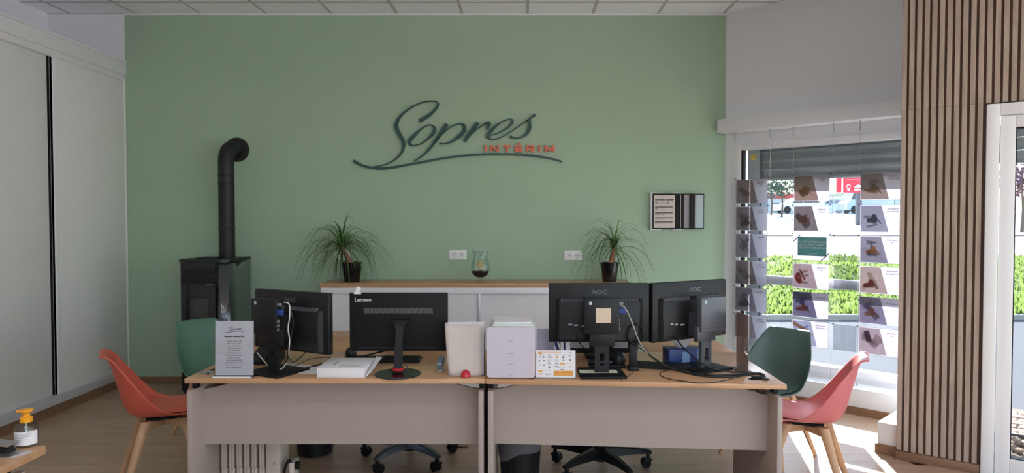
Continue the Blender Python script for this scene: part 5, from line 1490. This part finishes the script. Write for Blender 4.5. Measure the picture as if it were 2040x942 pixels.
ACC = [[(190, 186, 186), (120, 104, 100), (140, 132, 150), (176, 168, 166), (140, 132, 144), (220, 210, 206)],
       [(214, 150, 90), (196, 120, 90), None, (168, 70, 62), (196, 132, 104), (214, 148, 112)],
       [(190, 160, 120), (90, 92, 110), (214, 150, 90), (160, 84, 74), (200, 140, 110), (96, 92, 100)]]
DESC = [['wrench photo', 'brown site photo', 'pale pencil photo', 'grey brown photo', 'pale frame photo', 'pale beige photo'],
        ['orange cargo photo', 'dark forklift photo', None, 'red tool photo', 'hand and blue cloth photo', 'orange arm photo'],
        ['sepia crate photo', 'blue drawing photo', 'orange digger photo', 'warehouse shelves photo', 'dusky roof photo', 'tablet and hand photo']]
POST = thin('poster paper', (176, 166, 178), .42, .03)
TEXTM = thin('poster lettering', (100, 90, 102), .3)
CLIP = mat('black clip', (30, 28, 32), .5)
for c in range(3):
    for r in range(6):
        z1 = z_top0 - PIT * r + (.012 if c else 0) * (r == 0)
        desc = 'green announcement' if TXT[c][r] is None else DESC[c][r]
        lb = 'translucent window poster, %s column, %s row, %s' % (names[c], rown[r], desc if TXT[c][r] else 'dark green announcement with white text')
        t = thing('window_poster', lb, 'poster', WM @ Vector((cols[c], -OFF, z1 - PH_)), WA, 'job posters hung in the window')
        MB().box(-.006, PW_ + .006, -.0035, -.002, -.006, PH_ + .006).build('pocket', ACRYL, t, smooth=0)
        MB().quad([(0, -.0005, 0), (PW_, -.0005, 0), (PW_, -.0005, PH_), (0, -.0005, PH_)]).build('sheet', POST if c else thin('poster paper lightened for backlight', (214, 206, 214), .42, .03), t, smooth=0)  # left column sheets lightened in colour to stand in for backlight
        m = MB()
        for xx, zz in ((-.012, PH_ + .004), (PW_ + .004, PH_ + .004)): m.box(xx, xx + .010, -.012, .002, zz, zz + .007)
        m.build('clip', CLIP, t, smooth=0)
        if TXT[c][r] is None:
            MB().quad([(.038, -.0013, .035), (PW_ - .02, -.0013, .035), (PW_ - .02, -.0013, PH_ - .018), (.038, -.0013, PH_ - .018)]).build('green_field', thin('poster green', (58, 120, 112), .5), t, smooth=0)
            for poly in ([(.0, .148), (.0, .158), (.066, PH_), (.056, PH_)], [(PW_, .064), (PW_, .054), (PW_ - .066, 0), (PW_ - .056, 0)]):
                MB().prism([(x, -.0022, z) for x, z in poly], (0, .0006, 0)).build('dark_stripe', CLIP, t, smooth=0)
            wt = thin('poster white lettering', (246, 250, 248), .5)
            text('lettering', 'RETROUVEZ TOUTES NOS\nOFFRES D\'EMPLOI SUR\nNOTRE SITE INTERNET', .0215, wt, t, (PW_ * .53, -.0021, PH_ * .60), mirror=True, bold=.0006, ext=.0002, res=1, line=1.15)
            text('lettering', 'www.sopres.fr', .016, wt, t, (PW_ * .53, -.0021, PH_ * .255), mirror=True, ext=.0002, res=1)
            continue
        nm = '%d %d' % (c, r)
        m = MB(); flat = lambda pts, mi, off: m.face(m.ring([Vector(p_) for p_ in pts]), mi); Pm = thin('picture ' + nm, tuple(int(v * .7 + (190 if c == 0 else 150) * .3) for v in PIC[c][r]), .42, .35); Am = thin('picture accent ' + nm, tuple(int(v * .8 + 170 * .2) for v in ACC[c][r]), .5, .55); Bm = thin('picture shade ' + nm, tuple(int(v * .7 + 200 * .3) for v in PIC[c][r]), .55, .55)  # left column pictures are lightened too, in place of backlight
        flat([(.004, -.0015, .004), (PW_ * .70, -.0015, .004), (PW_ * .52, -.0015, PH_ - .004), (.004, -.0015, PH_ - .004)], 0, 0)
        g = random.Random(c * 10 + r)
        def blob(cx_, cz_, rx_, rz_, rot_, mi, y):
            pts = []
            for k in range(9):
                a_ = 2 * math.pi * k / 9; q = g.uniform(.75, 1.15)
                x, z = rx_ * q * math.cos(a_), rz_ * q * math.sin(a_)
                pts.append((cx_ + x * math.cos(rot_) - z * math.sin(rot_), y, cz_ + x * math.sin(rot_) + z * math.cos(rot_)))
            flat(pts, mi, 0)
        def shard(x0, z0, x1, z1, w0, w1, mi, y):
            dx, dz = x1 - x0, z1 - z0; l = math.hypot(dx, dz); nx, nz = -dz / l, dx / l
            flat([(x0 + nx * w0, y, z0 + nz * w0), (x1 + nx * w1, y, z1 + nz * w1), (x1 - nx * w1, y, z1 - nz * w1), (x0 - nx * w0, y, z0 - nz * w0)], mi, 0)
        for q in range(3):
            shard(g.uniform(.02, .07), g.uniform(.03, .17), g.uniform(.09, .14), g.uniform(.03, .17), g.uniform(.006, .022), g.uniform(.004, .028), 2, -.0018 - .0002 * q)
        if (c, r) == (0, 0): flat([(.02, -.0022, .118), (.026, -.0022, .126), (.12, -.0022, .052), (.114, -.0022, .044)], 1, 0); blob(.022, .125, .012, .012, 0, 1, -.0021)
        elif (c, r) == (1, 3): blob(.05, .085, .03, .045, .4, 1, -.0022); flat([(.05, -.0022, .16), (.06, -.0022, .165), (.11, -.0022, .08), (.095, -.0022, .07)], 1, 0)
        elif (c, r) == (1, 5): flat([(.004, -.0022, PH_ - .01), (.004, -.0022, PH_ - .045), (.12, -.0022, .115), (.135, -.0022, .14)], 1, 0); blob(.135, .10, .03, .03, 0, 1, -.0022)
        elif (c, r) == (2, 5): flat([(.035, -.0022, .18), (.075, -.0022, .19), (.10, -.0022, .10), (.06, -.0022, .095)], 1, 0); blob(.14, .12, .035, .05, .2, 1 if False else 2, -.0022)
        elif (c, r) == (0, 2): flat([(.04, -.0022, .17), (.045, -.0022, .172), (.165, -.0022, .03), (.16, -.0022, .028)], 1, 0)
        else:
            cx2, cz2 = PW_ * g.uniform(.22, .32), PH_ * g.uniform(.3, .5)
            flat([(cx2 - .045, -.0027, cz2 - .02), (cx2 + .03, -.0027, cz2 - .02), (cx2 + .03, -.0027, cz2 + .018), (cx2 + .022, -.0027, cz2 + .045), (cx2 - .008, -.0027, cz2 + .045), (cx2 - .012, -.0027, cz2 + .018), (cx2 - .045, -.0027, cz2 + .010)], 1, 0)
            shard(cx2 + .03, cz2 + .01, cx2 + .06, cz2 - .03, .006, .004, 1, -.0030)
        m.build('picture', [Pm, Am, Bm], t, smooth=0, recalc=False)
        L1, L2 = TXT[c][r].split('|')
        text('lettering', (L1 + '\n' + L2) if L2 else L1, .0155, TEXTM, t, (PW_ * .80, -.0016, PH_ * .80), mirror=True, ext=.0002, res=1, line=1.25, sx=.78, bold=.0003)
# clear empty pockets between the poster columns
for k, py in enumerate((468, 521, 632)):
    z1 = z_top0 - PIT * (2, 3, 5)[k]
    t = thing('clear_pocket', 'empty clear hanging pocket between middle and right posters, %s of three' % ('upper', 'central', 'lower')[k], 'sign pocket', WM @ Vector((cabs[3] + .012, -OFF, z1 - PH_)), WA, 'empty pockets in the window')
    wq = cabs[4] - cabs[3] - .024
    MB().box(0, wq, -.003, -.0015, 0, PH_).build('front_sheet', ACRYL, t, smooth=0)
    MB().box(0, wq, .0015, .003, 0, PH_).build('back_sheet', ACRYL, t, smooth=0)
    MB().box(-.008, .002, -.008, .004, PH_ - .004, PH_ + .004).box(wq - .002, wq + .008, -.008, .004, PH_ - .004, PH_ + .004).build('clip', CLIP, t, smooth=0)
